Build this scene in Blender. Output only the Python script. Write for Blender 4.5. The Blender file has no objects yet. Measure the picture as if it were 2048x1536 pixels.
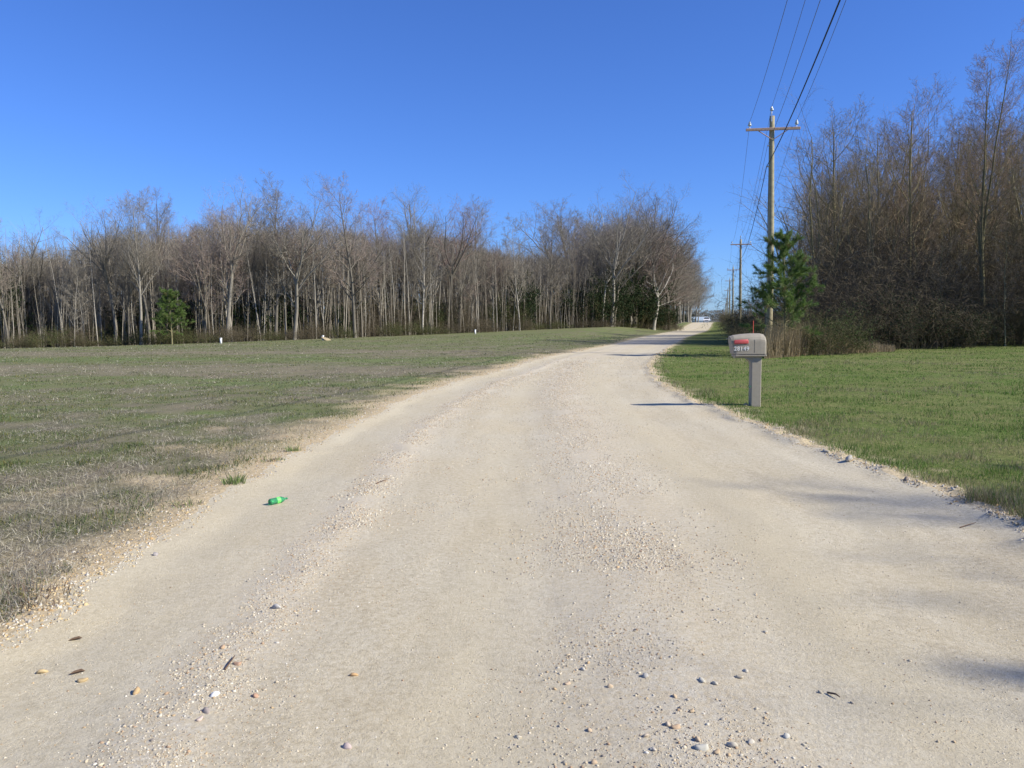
import bpy, math, random
import numpy as np
from mathutils import Matrix, Vector

# ------------------------------------------------------------------ camera, sky, sun, exposure
scene = bpy.context.scene
C = scene.collection
EYE = 1.6
FPX = 1600.0                       # focal length in pixels of the 2048 px wide photograph
PITCH, ROLL = math.radians(4.47), math.radians(-0.25)
cam_d = bpy.data.cameras.new('camera')
cam_d.sensor_width = 36.0
cam_d.lens = FPX / 2048.0 * 36.0
cam_d.clip_start = 0.05
cam_d.clip_end = 6000.0
cam = bpy.data.objects.new('camera', cam_d)
C.objects.link(cam)
RCAM = Matrix.Rotation(math.pi / 2 - PITCH, 3, 'X') @ Matrix.Rotation(ROLL, 3, 'Z')
cam.matrix_world = Matrix.Translation((0, 0, EYE)) @ RCAM.to_4x4()
scene.camera = cam

SUN_EL, SUN_BACK = math.radians(36), math.radians(18)
TO_SUN = Vector((math.cos(SUN_EL) * math.cos(SUN_BACK), -math.cos(SUN_EL) * math.sin(SUN_BACK), math.sin(SUN_EL)))
world = bpy.data.worlds.new('World')
scene.world = world
world.use_nodes = True
wn, wl = world.node_tree.nodes, world.node_tree.links
wn.clear()
wout = wn.new('ShaderNodeOutputWorld')
wbg = wn.new('ShaderNodeBackground')
sky = wn.new('ShaderNodeTexSky')
sky.sky_type = 'NISHITA'
sky.sun_disc = False
sky.sun_elevation = SUN_EL
sky.sun_rotation = math.pi / 2 + SUN_BACK
sky.altitude = 0
sky.air_density = 1.0
sky.dust_density = 0.15
sky.ozone_density = 6.0
wbg.inputs['Strength'].default_value = 0.10
wtint = wn.new('ShaderNodeVectorMath')      # camera white balance of a clear sky
wtint.operation = 'MULTIPLY'
wtint.inputs[1].default_value = (0.47, 0.66, 1.08)
wl.new(sky.outputs[0], wtint.inputs[0])
wl.new(wtint.outputs[0], wbg.inputs['Color'])
wl.new(wbg.outputs[0], wout.inputs['Surface'])

sun_d = bpy.data.lights.new('sun', 'SUN')
sun_d.energy = 4.6
sun_d.angle = math.radians(0.53)
sun_d.color = (1.0, 0.945, 0.82)
sun = bpy.data.objects.new('sun', sun_d)
C.objects.link(sun)
sun.rotation_euler = (-TO_SUN).to_track_quat('-Z', 'Y').to_euler()
sun.location = (40, -10, 40)

scene.view_settings.view_transform = 'Standard'
scene.view_settings.look = 'None'
scene.view_settings.exposure = 0.66
scene.view_settings.gamma = 1.0
scene.view_settings.use_curve_mapping = False
scene.cycles.max_bounces = 6
scene.cycles.transparent_max_bounces = 8

# ------------------------------------------------------------------ small maths
R = np.random.default_rng(7)


def S(a, b, x):
    t = np.clip((np.asarray(x, float) - a) / (b - a), 0, 1)
    return t * t * (3 - 2 * t)


def hash2(i, j, seed):
    n = (i.astype(np.int64) * 374761393 + j.astype(np.int64) * 668265263 + seed * 1442695041) & 0x7fffffff
    n = ((n ^ (n >> 13)) * 1274126177) & 0x7fffffff
    n = n ^ (n >> 16)
    return (n & 0xffff) / 65535.0


def vnoise(x, y, seed=0):
    x = np.asarray(x, float); y = np.asarray(y, float)
    xi = np.floor(x); yi = np.floor(y)
    fx = x - xi; fy = y - yi
    fx = fx * fx * (3 - 2 * fx); fy = fy * fy * (3 - 2 * fy)
    xi = xi.astype(np.int64); yi = yi.astype(np.int64)
    a = hash2(xi, yi, seed); b = hash2(xi + 1, yi, seed)
    c = hash2(xi, yi + 1, seed); d = hash2(xi + 1, yi + 1, seed)
    return (a * (1 - fx) + b * fx) * (1 - fy) + (c * (1 - fx) + d * fx) * fy


def fbm(x, y, seed=0, oct=4):
    v = 0; a = 0.5
    for o in range(oct):
        v = v + a * vnoise(x, y, seed + o * 17)
        x = np.asarray(x) * 2.03 + 11.3; y = np.asarray(y) * 2.03 - 7.1; a *= 0.5
    return v / (1 - 0.5 ** oct)


# road edges (photo pixels turned into ground metres at eye height 1.6 m)
def px_flat(u, v):
    d = RCAM @ Vector(((u - 1024) / FPX, -(v - 768) / FPX, -1))
    t = -EYE / d.z
    return d.x * t, d.y * t


LE = [(-420, 1536), (0, 1310), (190, 1165), (330, 1062), (400, 1020), (480, 972), (590, 908), (700, 850), (790, 806), (890, 770),
      (1000, 742), (1060, 722), (1110, 711), (1170, 700), (1224, 690), (1274, 676), (1349, 662)]
RE = [(2500, 1300), (2048, 1068), (1960, 1022), (1880, 988), (1800, 958), (1700, 926), (1600, 888), (1500, 846), (1425, 818), (1360, 790),
      (1316, 766), (1298, 738), (1302, 718), (1330, 700), (1344, 690), (1371, 675), (1414, 662)]
LEp = np.array([px_flat(*p) for p in LE]); REp = np.array([px_flat(*p) for p in RE])


def edge_fn(P, far):
    ys = np.concatenate([[-60, -5], P[:, 1], far[:, 1]])
    xs = np.concatenate([[P[0, 0] - 9, P[0, 0] - 0.2], P[:, 0], far[:, 0]])
    return ys, xs


_yl = LEp[-1]; _yr = REp[-1]
farY = np.array([170, 260, 500, 3000.0])
FL = np.stack([_yl[0] + (farY - _yl[1]) * 0.262, farY], 1)
FR = np.stack([_yr[0] + (farY - _yr[1]) * 0.262, farY], 1)
YL, XL = edge_fn(LEp, FL); YR, XR = edge_fn(REp, FR)


def _sm(y, ys, xs):
    y = np.asarray(y, float)
    w = 0.05 * np.abs(y) + 0.3
    return (np.interp(y - w, ys, xs) + 2 * np.interp(y, ys, xs) + np.interp(y + w, ys, xs)) / 4


def xl(y):
    y = np.asarray(y, float)
    return _sm(y, YL, XL) + (fbm(y * 1.3, y * 0, 3, 3) - 0.5) * 0.32 + (fbm(y * 5, y * 0, 5, 3) - 0.5) * 0.16


def xr(y):
    y = np.asarray(y, float)
    return _sm(y, YR, XR) + (fbm(y * 1.1, y * 0, 9, 3) - 0.5) * 0.22 + (fbm(y * 4.5, y * 0, 6, 3) - 0.5) * 0.26


def road_z(y):
    return 1.1 * S(120, 215, y) - 3.5 * S(228, 450, y)


def macro(x, y):
    """the lie of the land, without small relief"""
    x = np.asarray(x, float); y = np.asarray(y, float)
    rz = road_z(y)
    fz = S(30, 105, y) * (0.42 + 0.027 * np.clip(x, -80, 14) - 0.014 * np.clip(-22 - x, 0, 50)) + 0.9 * S(130, 230, y) - 3.3 * S(235, 460, y)
    w = S(0.6, 9, _sm(y, YL, XL) - x)
    wr = S(0.3, 5, x - _sm(y, YR, XR))
    return rz * (1 - w) + fz * w + wr * S(70, 140, y) * 0.5


def small(x, y):
    x = np.asarray(x, float); y = np.asarray(y, float)
    a = S(0.0, 0.9, xl(y) - x); b = S(0.0, 0.7, x - xr(y))
    far = 1.0 / (1 + np.maximum(y, 0) / 60)
    bump = (fbm(x * 1.7, y * 1.7, 21, 3) - 0.42) * 0.09 + (fbm(x * 0.35, y * 0.35, 22, 2) - 0.5) * 0.10
    # loose berm along the right edge, soft shoulder on the left
    dr = x - xr(y)
    berm = np.exp(-((dr - 0.04) / 0.17) ** 2) * (0.01 + 0.16 * np.clip(fbm(x * 5, y * 5, 31, 3) - 0.3, 0, 1))
    dl = xl(y) - x
    berml = np.exp(-((dl - 0.02) / 0.22) ** 2) * 0.03 * fbm(y * 1.7, y * 0 + 8, 32, 3)
    # road: crown, wheel tracks and loose ridges along it
    t = (x - xl(y)) / np.maximum(xr(y) - xl(y), 1e-3)
    inr = S(0.0, 0.06, t) * S(1.0, 0.94, t)
    rel = 0.02 * np.exp(-((t - band1(y)) / 0.028) ** 2) * (0.4 + 0.9 * fbm(x * 1.3, y * 0.9, 41, 2)) + 0.022 * np.exp(-((t - band2(y)) / 0.07) ** 2)
    rel -= 0.022 * np.exp(-((t - band1(y) + 0.13) / 0.08) ** 2) + 0.02 * np.exp(-((t - 0.42) / 0.08) ** 2) + 0.02 * np.exp(-((t - 0.80) / 0.08) ** 2)
    rel += (fbm(x * 1.1, y * 0.5, 51, 3) - 0.5) * 0.03 + (fbm(x * 6, y * 4, 52, 2) - 0.5) * 0.010
    return ((a + b) * bump + (1 - np.clip(a + b, 0, 1)) * inr * rel + berm + berml) * far


def _band(px):
    P = np.array([px_flat(*p) for p in px])
    t = (P[:, 0] - _sm(P[:, 1], YL, XL)) / (_sm(P[:, 1], YR, XR) - _sm(P[:, 1], YL, XL))
    return P[:, 1], t


_B1 = _band([(390, 1450), (475, 1320), (560, 1205), (640, 1100), (725, 1000), (795, 920), (850, 850), (960, 785)])
_B2 = _band([(1420, 1500), (1350, 1330), (1290, 1200), (1240, 1080), (1195, 960), (1155, 850), (1125, 770), (1130, 740)])


def band1(y):      # lateral place of the loose gravel ridge left of the middle
    return np.interp(y, *_B1)


def band2(y):      # the wide loose band right of the middle
    return np.interp(y, *_B2)


def gz(x, y):
    return macro(x, y) + small(x, y)


def gz1(x, y):
    return float(gz(np.array([x]), np.array([y]))[0])


def at(u, v):
    """photo pixel -> point on the ground"""
    d = RCAM @ Vector(((u - 1024) / FPX, -(v - 768) / FPX, -1))
    t0, t = 1.0, 1.0
    for k in range(4000):
        t = t0 * 1.004
        if EYE + d.z * t < float(macro(np.array([d.x * t]), np.array([d.y * t]))[0]):
            break
        t0 = t
        if t > 1500: break
    x, y = d.x * t, d.y * t
    return Vector((x, y, gz1(x, y)))


def atd(u, dist):
    """photo column and distance along the view -> point on the ground"""
    x = (u - 1024) / FPX * dist
    return Vector((x, dist, gz1(x, dist)))


# ------------------------------------------------------------------ materials
MATS = {}


def newmat(name):
    m = bpy.data.materials.new(name)
    m.use_nodes = True
    nt = m.node_tree
    b = nt.nodes['Principled BSDF']
    b.inputs['Roughness'].default_value = 0.85
    b.inputs['Specular IOR Level'].default_value = 0.2
    MATS[name] = m
    return m, nt, b


def N(nt, kind, **kw):
    n = nt.nodes.new(kind)
    for k, v in kw.items():
        if k in n.inputs: n.inputs[k].default_value = v
        else: setattr(n, k, v)
    return n


def ramp(nt, fac, stops):
    r = nt.nodes.new('ShaderNodeValToRGB')
    e = r.color_ramp.elements
    while len(e) < len(stops): e.new(0.5)
    for i, (p, c) in enumerate(stops):
        e[i].position = p; e[i].color = (*c, 1)
    nt.links.new(fac, r.inputs[0])
    return r.outputs[0]


def mix(nt, fac, a, b, mode='MIX'):
    m = nt.nodes.new('ShaderNodeMix'); m.data_type = 'RGBA'; m.blend_type = mode
    for s, v in ((0, fac), (6, a), (7, b)):
        if hasattr(v, 'is_linked'): nt.links.new(v, m.inputs[s])
        else: m.inputs[s].default_value = v if s == 0 else (*v, 1)
    return m.outputs[2]


def noise(nt, vec, scale, detail=4, rough=0.6, w=None):
    n = N(nt, 'ShaderNodeTexNoise', Scale=scale, Detail=detail, Roughness=rough)
    if vec is not None: nt.links.new(vec, n.inputs['Vector'])
    return n.outputs['Fac']


def mapping(nt, vec, scale):
    m = nt.nodes.new('ShaderNodeMapping'); m.inputs['Scale'].default_value = scale
    nt.links.new(vec, m.inputs['Vector'])
    return m.outputs[0]


def bump(nt, b, h, strength, dist):
    n = N(nt, 'ShaderNodeBump', Strength=strength, Distance=dist)
    nt.links.new(h, n.inputs['Height']); nt.links.new(n.outputs[0], b.inputs['Normal'])


def plain(name, col, rough=0.8, metal=0.0, spec=0.3, var=0.0, scale=20):
    m, nt, b = newmat(name)
    b.inputs['Roughness'].default_value = rough
    b.inputs['Metallic'].default_value = metal
    b.inputs['Specular IOR Level'].default_value = spec
    tc = nt.nodes.new('ShaderNodeTexCoord')
    f = noise(nt, tc.outputs['Object'], scale)
    c = ramp(nt, f, [(0.3, [x * (1 - var) for x in col]), (0.7, [min(1, x * (1 + var)) for x in col])])
    nt.links.new(c, b.inputs['Base Color'])
    return m


def mat_road():
    m, nt, b = newmat('gravel_road')
    b.inputs['Roughness'].default_value = 0.95
    geo = nt.nodes.new('ShaderNodeNewGeometry'); pos = geo.outputs['Position']
    uv = nt.nodes.new('ShaderNodeUVMap'); uv.uv_map = 'along'
    streak = noise(nt, mapping(nt, uv.outputs[0], (3.0, 0.22, 1)), 1.0, 5, 0.62)
    c = ramp(nt, streak, [(0.36, (0.385, 0.32, 0.20)), (0.5, (0.515, 0.452, 0.315)), (0.64, (0.595, 0.54, 0.40))])
    big = noise(nt, pos, 0.35, 3)
    c = mix(nt, 0.5, c, ramp(nt, big, [(0.40, (0.49, 0.395, 0.24)), (0.60, (0.56, 0.515, 0.40))]))
    band = nt.nodes.new('ShaderNodeAttribute'); band.attribute_name = 'loose'
    fine = noise(nt, pos, 26, 6, 0.75)
    c = mix(nt, 0.55, c, ramp(nt, fine, [(0.33, (0.31, 0.26, 0.18)), (0.5, (0.50, 0.44, 0.325)), (0.68, (0.64, 0.585, 0.465))]))
    vor = N(nt, 'ShaderNodeTexVoronoi', Scale=55.0); nt.links.new(pos, vor.inputs['Vector'])
    pc = ramp(nt, vor.outputs['Color'], [(0.0, (0.42, 0.33, 0.22)), (0.35, (0.58, 0.49, 0.35)), (0.6, (0.50, 0.45, 0.37)), (1.0, (0.70, 0.65, 0.55))])
    trk = nt.nodes.new('ShaderNodeAttribute'); trk.attribute_name = 'track'
    mt = N(nt, 'ShaderNodeMath', operation='MULTIPLY'); nt.links.new(trk.outputs['Fac'], mt.inputs[0]); mt.inputs[1].default_value = 0.55
    c = mix(nt, mt.outputs[0], c, (0.50, 0.435, 0.30))
    mul = N(nt, 'ShaderNodeMath', operation='MULTIPLY'); nt.links.new(band.outputs['Fac'], mul.inputs[0]); mul.inputs[1].default_value = 0.6
    c = mix(nt, mul.outputs[0], c, pc)
    nt.links.new(c, b.inputs['Base Color'])
    v2 = N(nt, 'ShaderNodeTexVoronoi', Scale=150.0); nt.links.new(pos, v2.inputs['Vector'])
    g2 = ramp(nt, v2.outputs['Color'], [(0.0, (0.60, 0.56, 0.50)), (0.25, (0.95, 0.95, 0.95)), (0.8, (1, 1, 1)), (1.0, (1.18, 1.16, 1.12))])
    c = mix(nt, 0.55, c, g2, 'MULTIPLY'); nt.links.new(c, b.inputs['Base Color'])
    h = noise(nt, pos, 60, 5, 0.8)
    bump(nt, b, h, 0.7, 0.014)
    return m


def mat_ground(name, cols, sandcol, stretch):
    """grass-covered soil: bands, patches, fine litter; sandy where the attribute says"""
    m, nt, b = newmat(name)
    b.inputs['Roughness'].default_value = 1.0
    b.inputs['Specular IOR Level'].default_value = 0.05
    geo = nt.nodes.new('ShaderNodeNewGeometry'); pos = geo.outputs['Position']
    big = noise(nt, mapping(nt, pos, stretch), 1.0, 4, 0.6)
    med = noise(nt, pos, 1.1, 4, 0.65)
    fine = noise(nt, pos, 11, 6, 0.8)
    a = ramp(nt, big, [(0.40, cols[0]), (0.5, cols[1]), (0.58, cols[2])])
    c = mix(nt, 0.5, a, ramp(nt, med, [(0.41, cols[3]), (0.5, cols[1]), (0.58, cols[4])]))
    c = mix(nt, 0.55, c, ramp(nt, fine, [(0.3, [x * 0.35 for x in cols[1]]), (0.5, cols[1]), (0.7, [min(1, x * 1.75) for x in cols[3]])]))
    if name == 'field_soil':
        gr = nt.nodes.new('ShaderNodeAttribute'); gr.attribute_name = 'green'
        c = mix(nt, 0.45, c, ramp(nt, gr.outputs['Fac'], [(0.2, (0.235, 0.195, 0.14)), (0.45, (0.17, 0.16, 0.10)), (0.6, (0.14, 0.165, 0.06)), (0.85, (0.115, 0.195, 0.045))]))
    at_ = nt.nodes.new('ShaderNodeAttribute'); at_.attribute_name = 'sand'
    vor = N(nt, 'ShaderNodeTexVoronoi', Scale=45.0); nt.links.new(pos, vor.inputs['Vector'])
    sc = ramp(nt, vor.outputs['Color'], [(0.0, [x * 0.7 for x in sandcol]), (0.5, sandcol), (1.0, [min(1, x * 1.3) for x in sandcol])])
    c = mix(nt, at_.outputs['Fac'], c, sc)
    nt.links.new(c, b.inputs['Base Color'])
    bump(nt, b, fine, 0.8, 0.03)
    return m


def mat_attr(name, rough=0.9, trans=0.0, spec=0.15):
    m, nt, b = newmat(name)
    b.inputs['Roughness'].default_value = rough
    b.inputs['Specular IOR Level'].default_value = spec
    a = nt.nodes.new('ShaderNodeAttribute'); a.attribute_name = 'col'
    nt.links.new(a.outputs['Color'], b.inputs['Base Color'])
    if trans:
        t = nt.nodes.new('ShaderNodeBsdfTranslucent'); nt.links.new(a.outputs['Color'], t.inputs['Color'])
        ms = nt.nodes.new('ShaderNodeMixShader'); ms.inputs[0].default_value = trans
        nt.links.new(b.outputs[0], ms.inputs[1]); nt.links.new(t.outputs[0], ms.inputs[2])
        nt.links.new(ms.outputs[0], nt.nodes['Material Output'].inputs['Surface'])
    return m


def mat_bark(name, stops, scale=9.0):
    """bark or twig colour: varies from tree to tree and along the stem"""
    m, nt, b = newmat(name)
    b.inputs['Roughness'].default_value = 0.95
    b.inputs['Specular IOR Level'].default_value = 0.1
    oi = nt.nodes.new('ShaderNodeObjectInfo')
    c = ramp(nt, oi.outputs['Random'], stops)
    tc = nt.nodes.new('ShaderNodeTexCoord')
    f = noise(nt, mapping(nt, tc.outputs['Object'], (scale, scale, scale * 0.2)), 1.0, 4, 0.7)
    g = ramp(nt, f, [(0.32, (0.55, 0.54, 0.52)), (0.5, (1, 1, 1)), (0.7, (1.0, 1.0, 0.98))])
    c = mix(nt, 0.9, c, g, 'MULTIPLY')
    nt.links.new(c, b.inputs['Base Color'])
    return m


mat_road()
mat_ground('field_soil', [(0.25, 0.21, 0.145), (0.16, 0.15, 0.09), (0.12, 0.165, 0.052), (0.175, 0.145, 0.11), (0.12, 0.15, 0.055)],
           (0.50, 0.40, 0.25), (0.02, 0.13, 1))
mat_ground('lawn_soil', [(0.19, 0.17, 0.08), (0.115, 0.15, 0.042), (0.075, 0.145, 0.026), (0.19, 0.16, 0.08), (0.085, 0.14, 0.03)],
           (0.50, 0.41, 0.27), (0.09, 0.25, 1))
mat_attr('stone', 0.75, 0, 0.3)
mat_attr('blade', 0.7, 0.3)
mat_attr('straw', 0.85, 0.1)
mat_attr('leaf', 0.75, 0.15, 0.08)
mat_attr('needle', 0.55, 0.25, 0.3)
mat_attr('brushwood', 0.95, 0.0, 0.1)
mat_bark('bark', [(0.0, (0.12, 0.108, 0.088)), (0.45, (0.21, 0.19, 0.155)), (0.8, (0.30, 0.275, 0.23)), (1.0, (0.42, 0.39, 0.335))])
mat_bark('twig', [(0.0, (0.20, 0.18, 0.145)), (0.6, (0.285, 0.255, 0.205)), (0.85, (0.30, 0.245, 0.20)), (1.0, (0.31, 0.22, 0.185))], 3)
mat_bark('bark_mossy', [(0.0, (0.16, 0.145, 0.08)), (0.6, (0.24, 0.215, 0.12)), (1.0, (0.31, 0.285, 0.18))])
mat_bark('twig_dark', [(0.0, (0.215, 0.18, 0.11)), (0.6, (0.30, 0.24, 0.15)), (1.0, (0.33, 0.23, 0.145))], 3)
plain('pole_wood', (0.30, 0.265, 0.165), 0.9, var=0.25, scale=6)
plain('arm_wood', (0.42, 0.29, 0.215), 0.9, var=0.2, scale=9)
plain('galvanised', (0.55, 0.56, 0.57), 0.45, 0.7, var=0.1)
plain('porcelain', (0.42, 0.47, 0.48), 0.2, 0, 0.6, var=0.05)
plain('wire_metal', (0.12, 0.13, 0.15), 0.6, 0.2, var=0.1)
plain('cable_black', (0.012, 0.014, 0.018), 0.6, var=0.1)
plain('mailbox_plastic', (0.30, 0.265, 0.21), 0.6, 0, 0.35, var=0.06, scale=14)
plain('seam', (0.12, 0.105, 0.085), 0.8)
plain('flag_red', (0.50, 0.085, 0.085), 0.5, 0, 0.4, var=0.25, scale=60)
plain('number_white', (0.74, 0.74, 0.72), 0.6)
plain('string_green', (0.02, 0.16, 0.09), 0.8)
plain('rod_red', (0.42, 0.05, 0.03), 0.6)
plain('white_pipe', (0.80, 0.80, 0.78), 0.5, var=0.05)
plain('sand_heap', (0.33, 0.27, 0.165), 0.95, var=0.2)
plain('car_white', (0.82, 0.83, 0.84), 0.3, 0, 0.5)
plain('car_glass', (0.03, 0.035, 0.04), 0.1, 0, 0.6)
plain('tyre_rubber', (0.02, 0.02, 0.02), 0.9)
plain('lamp_glass', (0.75, 0.76, 0.78), 0.15, 0, 0.6)
plain('shed_metal', (0.42, 0.50, 0.54), 0.5, 0.3, var=0.06)
plain('shed_wall', (0.62, 0.64, 0.64), 0.8, var=0.05)
plain('dead_leaf', (0.13, 0.085, 0.055), 0.85, var=0.3, scale=40)
m_, nt_, b_ = newmat('bottle_green')
b_.inputs['Base Color'].default_value = (0.09, 0.42, 0.20, 1)
b_.inputs['Roughness'].default_value = 0.12
b_.inputs['Transmission Weight'].default_value = 0.55
b_.inputs['IOR'].default_value = 1.2
b_.inputs['Specular IOR Level'].default_value = 0.6
plain('bottle_label', (0.17, 0.80, 0.14), 0.4, 0, 0.5, var=0.15, scale=30)
plain('bottle_cap', (0.02, 0.22, 0.09), 0.5)

# ------------------------------------------------------------------ object helpers


def tag(o, label=None, cat=None, group=None, kind=None):
    if label: o['label'] = label
    if cat: o['category'] = cat
    if group: o['group'] = group
    if kind: o['kind'] = kind
    return o


def thing(name, label, cat, loc=(0, 0, 0), rotz=0.0, group=None, scale=None):
    o = bpy.data.objects.new(name, None); C.objects.link(o)
    o.empty_display_size = 0.3
    o.location = loc; o.rotation_euler = (0, 0, rotz)
    if scale: o.scale = scale if hasattr(scale, '__len__') else (scale,) * 3
    return tag(o, label, cat, group)


def meshdata(name, V, F, mat, smooth=False, col=None, uv=None, attrs=None):
    """V (n,3); F list of (k,3|4) arrays"""
    me = bpy.data.meshes.new(name)
    V = np.asarray(V, np.float32)
    Fs = [np.asarray(f, np.int32) for f in (F if isinstance(F, list) else [F]) if len(f)]
    me.vertices.add(len(V)); me.vertices.foreach_set('co', V.ravel())
    loops = np.concatenate([f.ravel() for f in Fs])
    tot = np.concatenate([np.full(len(f), f.shape[1], np.int32) for f in Fs])
    start = np.concatenate([[0], np.cumsum(tot)[:-1]]).astype(np.int32)
    me.loops.add(len(loops)); me.loops.foreach_set('vertex_index', loops)
    me.polygons.add(len(tot)); me.polygons.foreach_set('loop_start', start); me.polygons.foreach_set('loop_total', tot)
    me.polygons.foreach_set('use_smooth', np.full(len(tot), smooth))
    if col is not None:
        a = me.attributes.new('col', 'FLOAT_COLOR', 'POINT')
        cc = np.ones((len(V), 4), np.float32); cc[:, :3] = col
        a.data.foreach_set('color', cc.ravel())
    if attrs:
        for k, v in attrs.items():
            a = me.attributes.new(k, 'FLOAT', 'POINT'); a.data.foreach_set('value', np.asarray(v, np.float32))
    if uv is not None:
        l = me.uv_layers.new(name='along'); l.data.foreach_set('uv', np.asarray(uv, np.float32)[loops].ravel())
    me.update(calc_edges=True); me.validate()
    for mm in (mat if isinstance(mat, (list, tuple)) else [mat]): me.materials.append(MATS[mm])
    return me


def ob(name, me, parent=None, loc=None):
    o = bpy.data.objects.new(name, me); C.objects.link(o)
    if parent: o.parent = parent
    if loc is not None: o.location = loc
    return o


class MB:
    """collects boxes, tubes and lathes into one mesh"""
    def __init__(self): self.v = []; self.f = []; self.n = 0

    def add(self, V, F):
        V = np.asarray(V, float)
        for f in (F if isinstance(F, list) else [F]):
            if len(f): self.f.append(np.asarray(f) + self.n)
        self.v.append(V); self.n += len(V)
        return self

    def box(self, c, s, M=None, bev=0.0):
        hx, hy, hz = [k / 2 for k in s]
        if bev:
            b = bev; pts = []
            for z, e in ((-hz, b), (-hz + b, 0), (hz - b, 0), (hz, b)):
                for x, y in ((-hx + b, -hy), (hx - b, -hy), (hx, -hy + b), (hx, hy - b), (hx - b, hy), (-hx + b, hy), (-hx, hy - b), (-hx, -hy + b)):
                    pts.append((x * (1 - e / hx), y * (1 - e / hy), z))
            V = np.array(pts); F = []
            for r in range(3):
                for k in range(8):
                    F.append((r * 8 + k, r * 8 + (k + 1) % 8, r * 8 + 8 + (k + 1) % 8, r * 8 + 8 + k))
            caps = []
            for base, rev in ((0, True), (24, False)):
                q = [(0, 1, 2, 3), (0, 3, 4, 7), (7, 4, 5, 6)]
                for a in q: caps.append(tuple(base + i for i in (a[::-1] if rev else a)))
            F = np.array(F + caps)
        else:
            V = np.array([(x, y, z) for z in (-hz, hz) for x, y in ((-hx, -hy), (hx, -hy), (hx, hy), (-hx, hy))])
            F = np.array([(3, 2, 1, 0), (4, 5, 6, 7), (0, 1, 5, 4), (1, 2, 6, 5), (2, 3, 7, 6), (3, 0, 4, 7)])
        if M is not None: V = V @ np.array(M).T
        return self.add(V + np.array(c), F)

    def tube(self, P, r, m=8, cap=True):
        P = np.asarray(P, float); r = np.broadcast_to(np.asarray(r, float), (len(P),))
        V, F = tubes(P[None], r[None], m)
        n0 = self.n; self.add(V, F)
        if cap:
            for i0, rev in ((0, True), ((len(P) - 1) * m, False)):
                idx = list(range(n0 + i0, n0 + i0 + m)); idx = idx[::-1] if rev else idx
                c = self.n; self.v.append(P[[0 if rev else -1]]); self.n += 1
                self.f.append(np.array([(c, idx[k], idx[(k + 1) % m]) for k in range(m)]))
        return self

    def mesh(self, name, mat, smooth=False):
        q = [f for f in self.f if f.shape[1] == 4]; t = [f for f in self.f if f.shape[1] == 3]
        F = ([np.concatenate(q)] if q else []) + ([np.concatenate(t)] if t else [])
        return meshdata(name, np.concatenate(self.v), F, mat, smooth)

    def build(self, name, mat, parent=None, smooth=False, loc=None):
        return ob(name, self.mesh(name, mat, smooth), parent, loc)


def unit(v): return v / np.maximum(np.linalg.norm(v, axis=-1, keepdims=True), 1e-9)


def perp(D):
    a = np.where(np.abs(D[..., 2:3]) < 0.8, np.array([0, 0, 1.0]), np.array([1.0, 0, 0]))
    u = unit(np.cross(D, a)); return u, np.cross(D, u)


def tubes(P, Rr, m):
    """P (n,k,3) polylines, Rr (n,k) radii -> tube mesh with m sides"""
    n, k, _ = P.shape
    T = np.empty_like(P); T[:, 1:-1] = P[:, 2:] - P[:, :-2]; T[:, 0] = P[:, 1] - P[:, 0]; T[:, -1] = P[:, -1] - P[:, -2]
    T = unit(T)
    D = unit(P[:, -1] - P[:, 0])
    u0, _ = perp(D)
    u = unit(u0[:, None] - (u0[:, None] * T).sum(-1, keepdims=True) * T); w = np.cross(T, u)
    a = np.arange(m) * 2 * math.pi / m
    V = P[:, :, None] + Rr[:, :, None, None] * (np.cos(a)[None, None, :, None] * u[:, :, None] + np.sin(a)[None, None, :, None] * w[:, :, None])
    base = (np.arange(n) * k * m)[:, None, None] + (np.arange(k - 1) * m)[None, :, None]
    j = np.arange(m); j2 = (j + 1) % m
    F = np.stack([base + j, base + j2, base + m + j2, base + m + j], -1).reshape(-1, 4)
    return V.reshape(-1, 3), F


def slivers(A, B, w, rng):
    """one thin triangle per twig"""
    D = unit(B - A); u, v = perp(D)
    an = rng.uniform(0, 2 * math.pi, (len(A), 1))
    s = (np.cos(an) * u + np.sin(an) * v) * np.asarray(w).reshape(-1, 1)
    V = np.stack([A - s, A + s, B], 1).reshape(-1, 3)
    return V, np.arange(len(A) * 3).reshape(-1, 3)


# ------------------------------------------------------------------ ground: field, road, lawn (one sheet, three owners)
ys = [-60, -40, -25, -15, -9, -5, -2.5, -1, 0, 0.5, 0.9]
y = 1.2
while y < 3500:
    ys.append(y); y *= 1.0145 if y < 150 else 1.05
ys = np.array(ys)
nr = len(ys)
XLr, XRr = xl(ys), xr(ys)


def sheet(name, X, mat, uv=False, sand=None, loose=None, dz=0.0, track=None, green=None):
    Y = np.repeat(ys[:, None], X.shape[1], 1)
    Z = gz(X.ravel(), Y.ravel()).reshape(X.shape) + dz
    V = np.stack([X, Y, Z], -1).reshape(-1, 3)
    k = X.shape[1]
    i = np.arange(nr - 1)[:, None] * k + np.arange(k - 1)[None]
    F = np.stack([i, i + 1, i + k + 1, i + k], -1).reshape(-1, 4)
    at_ = {}
    if sand is not None: at_['sand'] = sand.ravel()
    if green is not None: at_['green'] = green.ravel()
    if loose is not None: at_['loose'] = loose.ravel(); at_['track'] = track.ravel()
    UV = None
    if uv:
        L = np.concatenate([[0], np.cumsum(np.hypot(np.diff(ys), np.diff((XLr + XRr) / 2)))])
        UV = np.stack([X - ((XLr + XRr) / 2)[:, None], np.repeat(L[:, None], k, 1)], -1).reshape(-1, 2)
    o = ob(name, meshdata(name, V, F, mat, True, uv=UV, attrs=at_))
    return o


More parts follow.
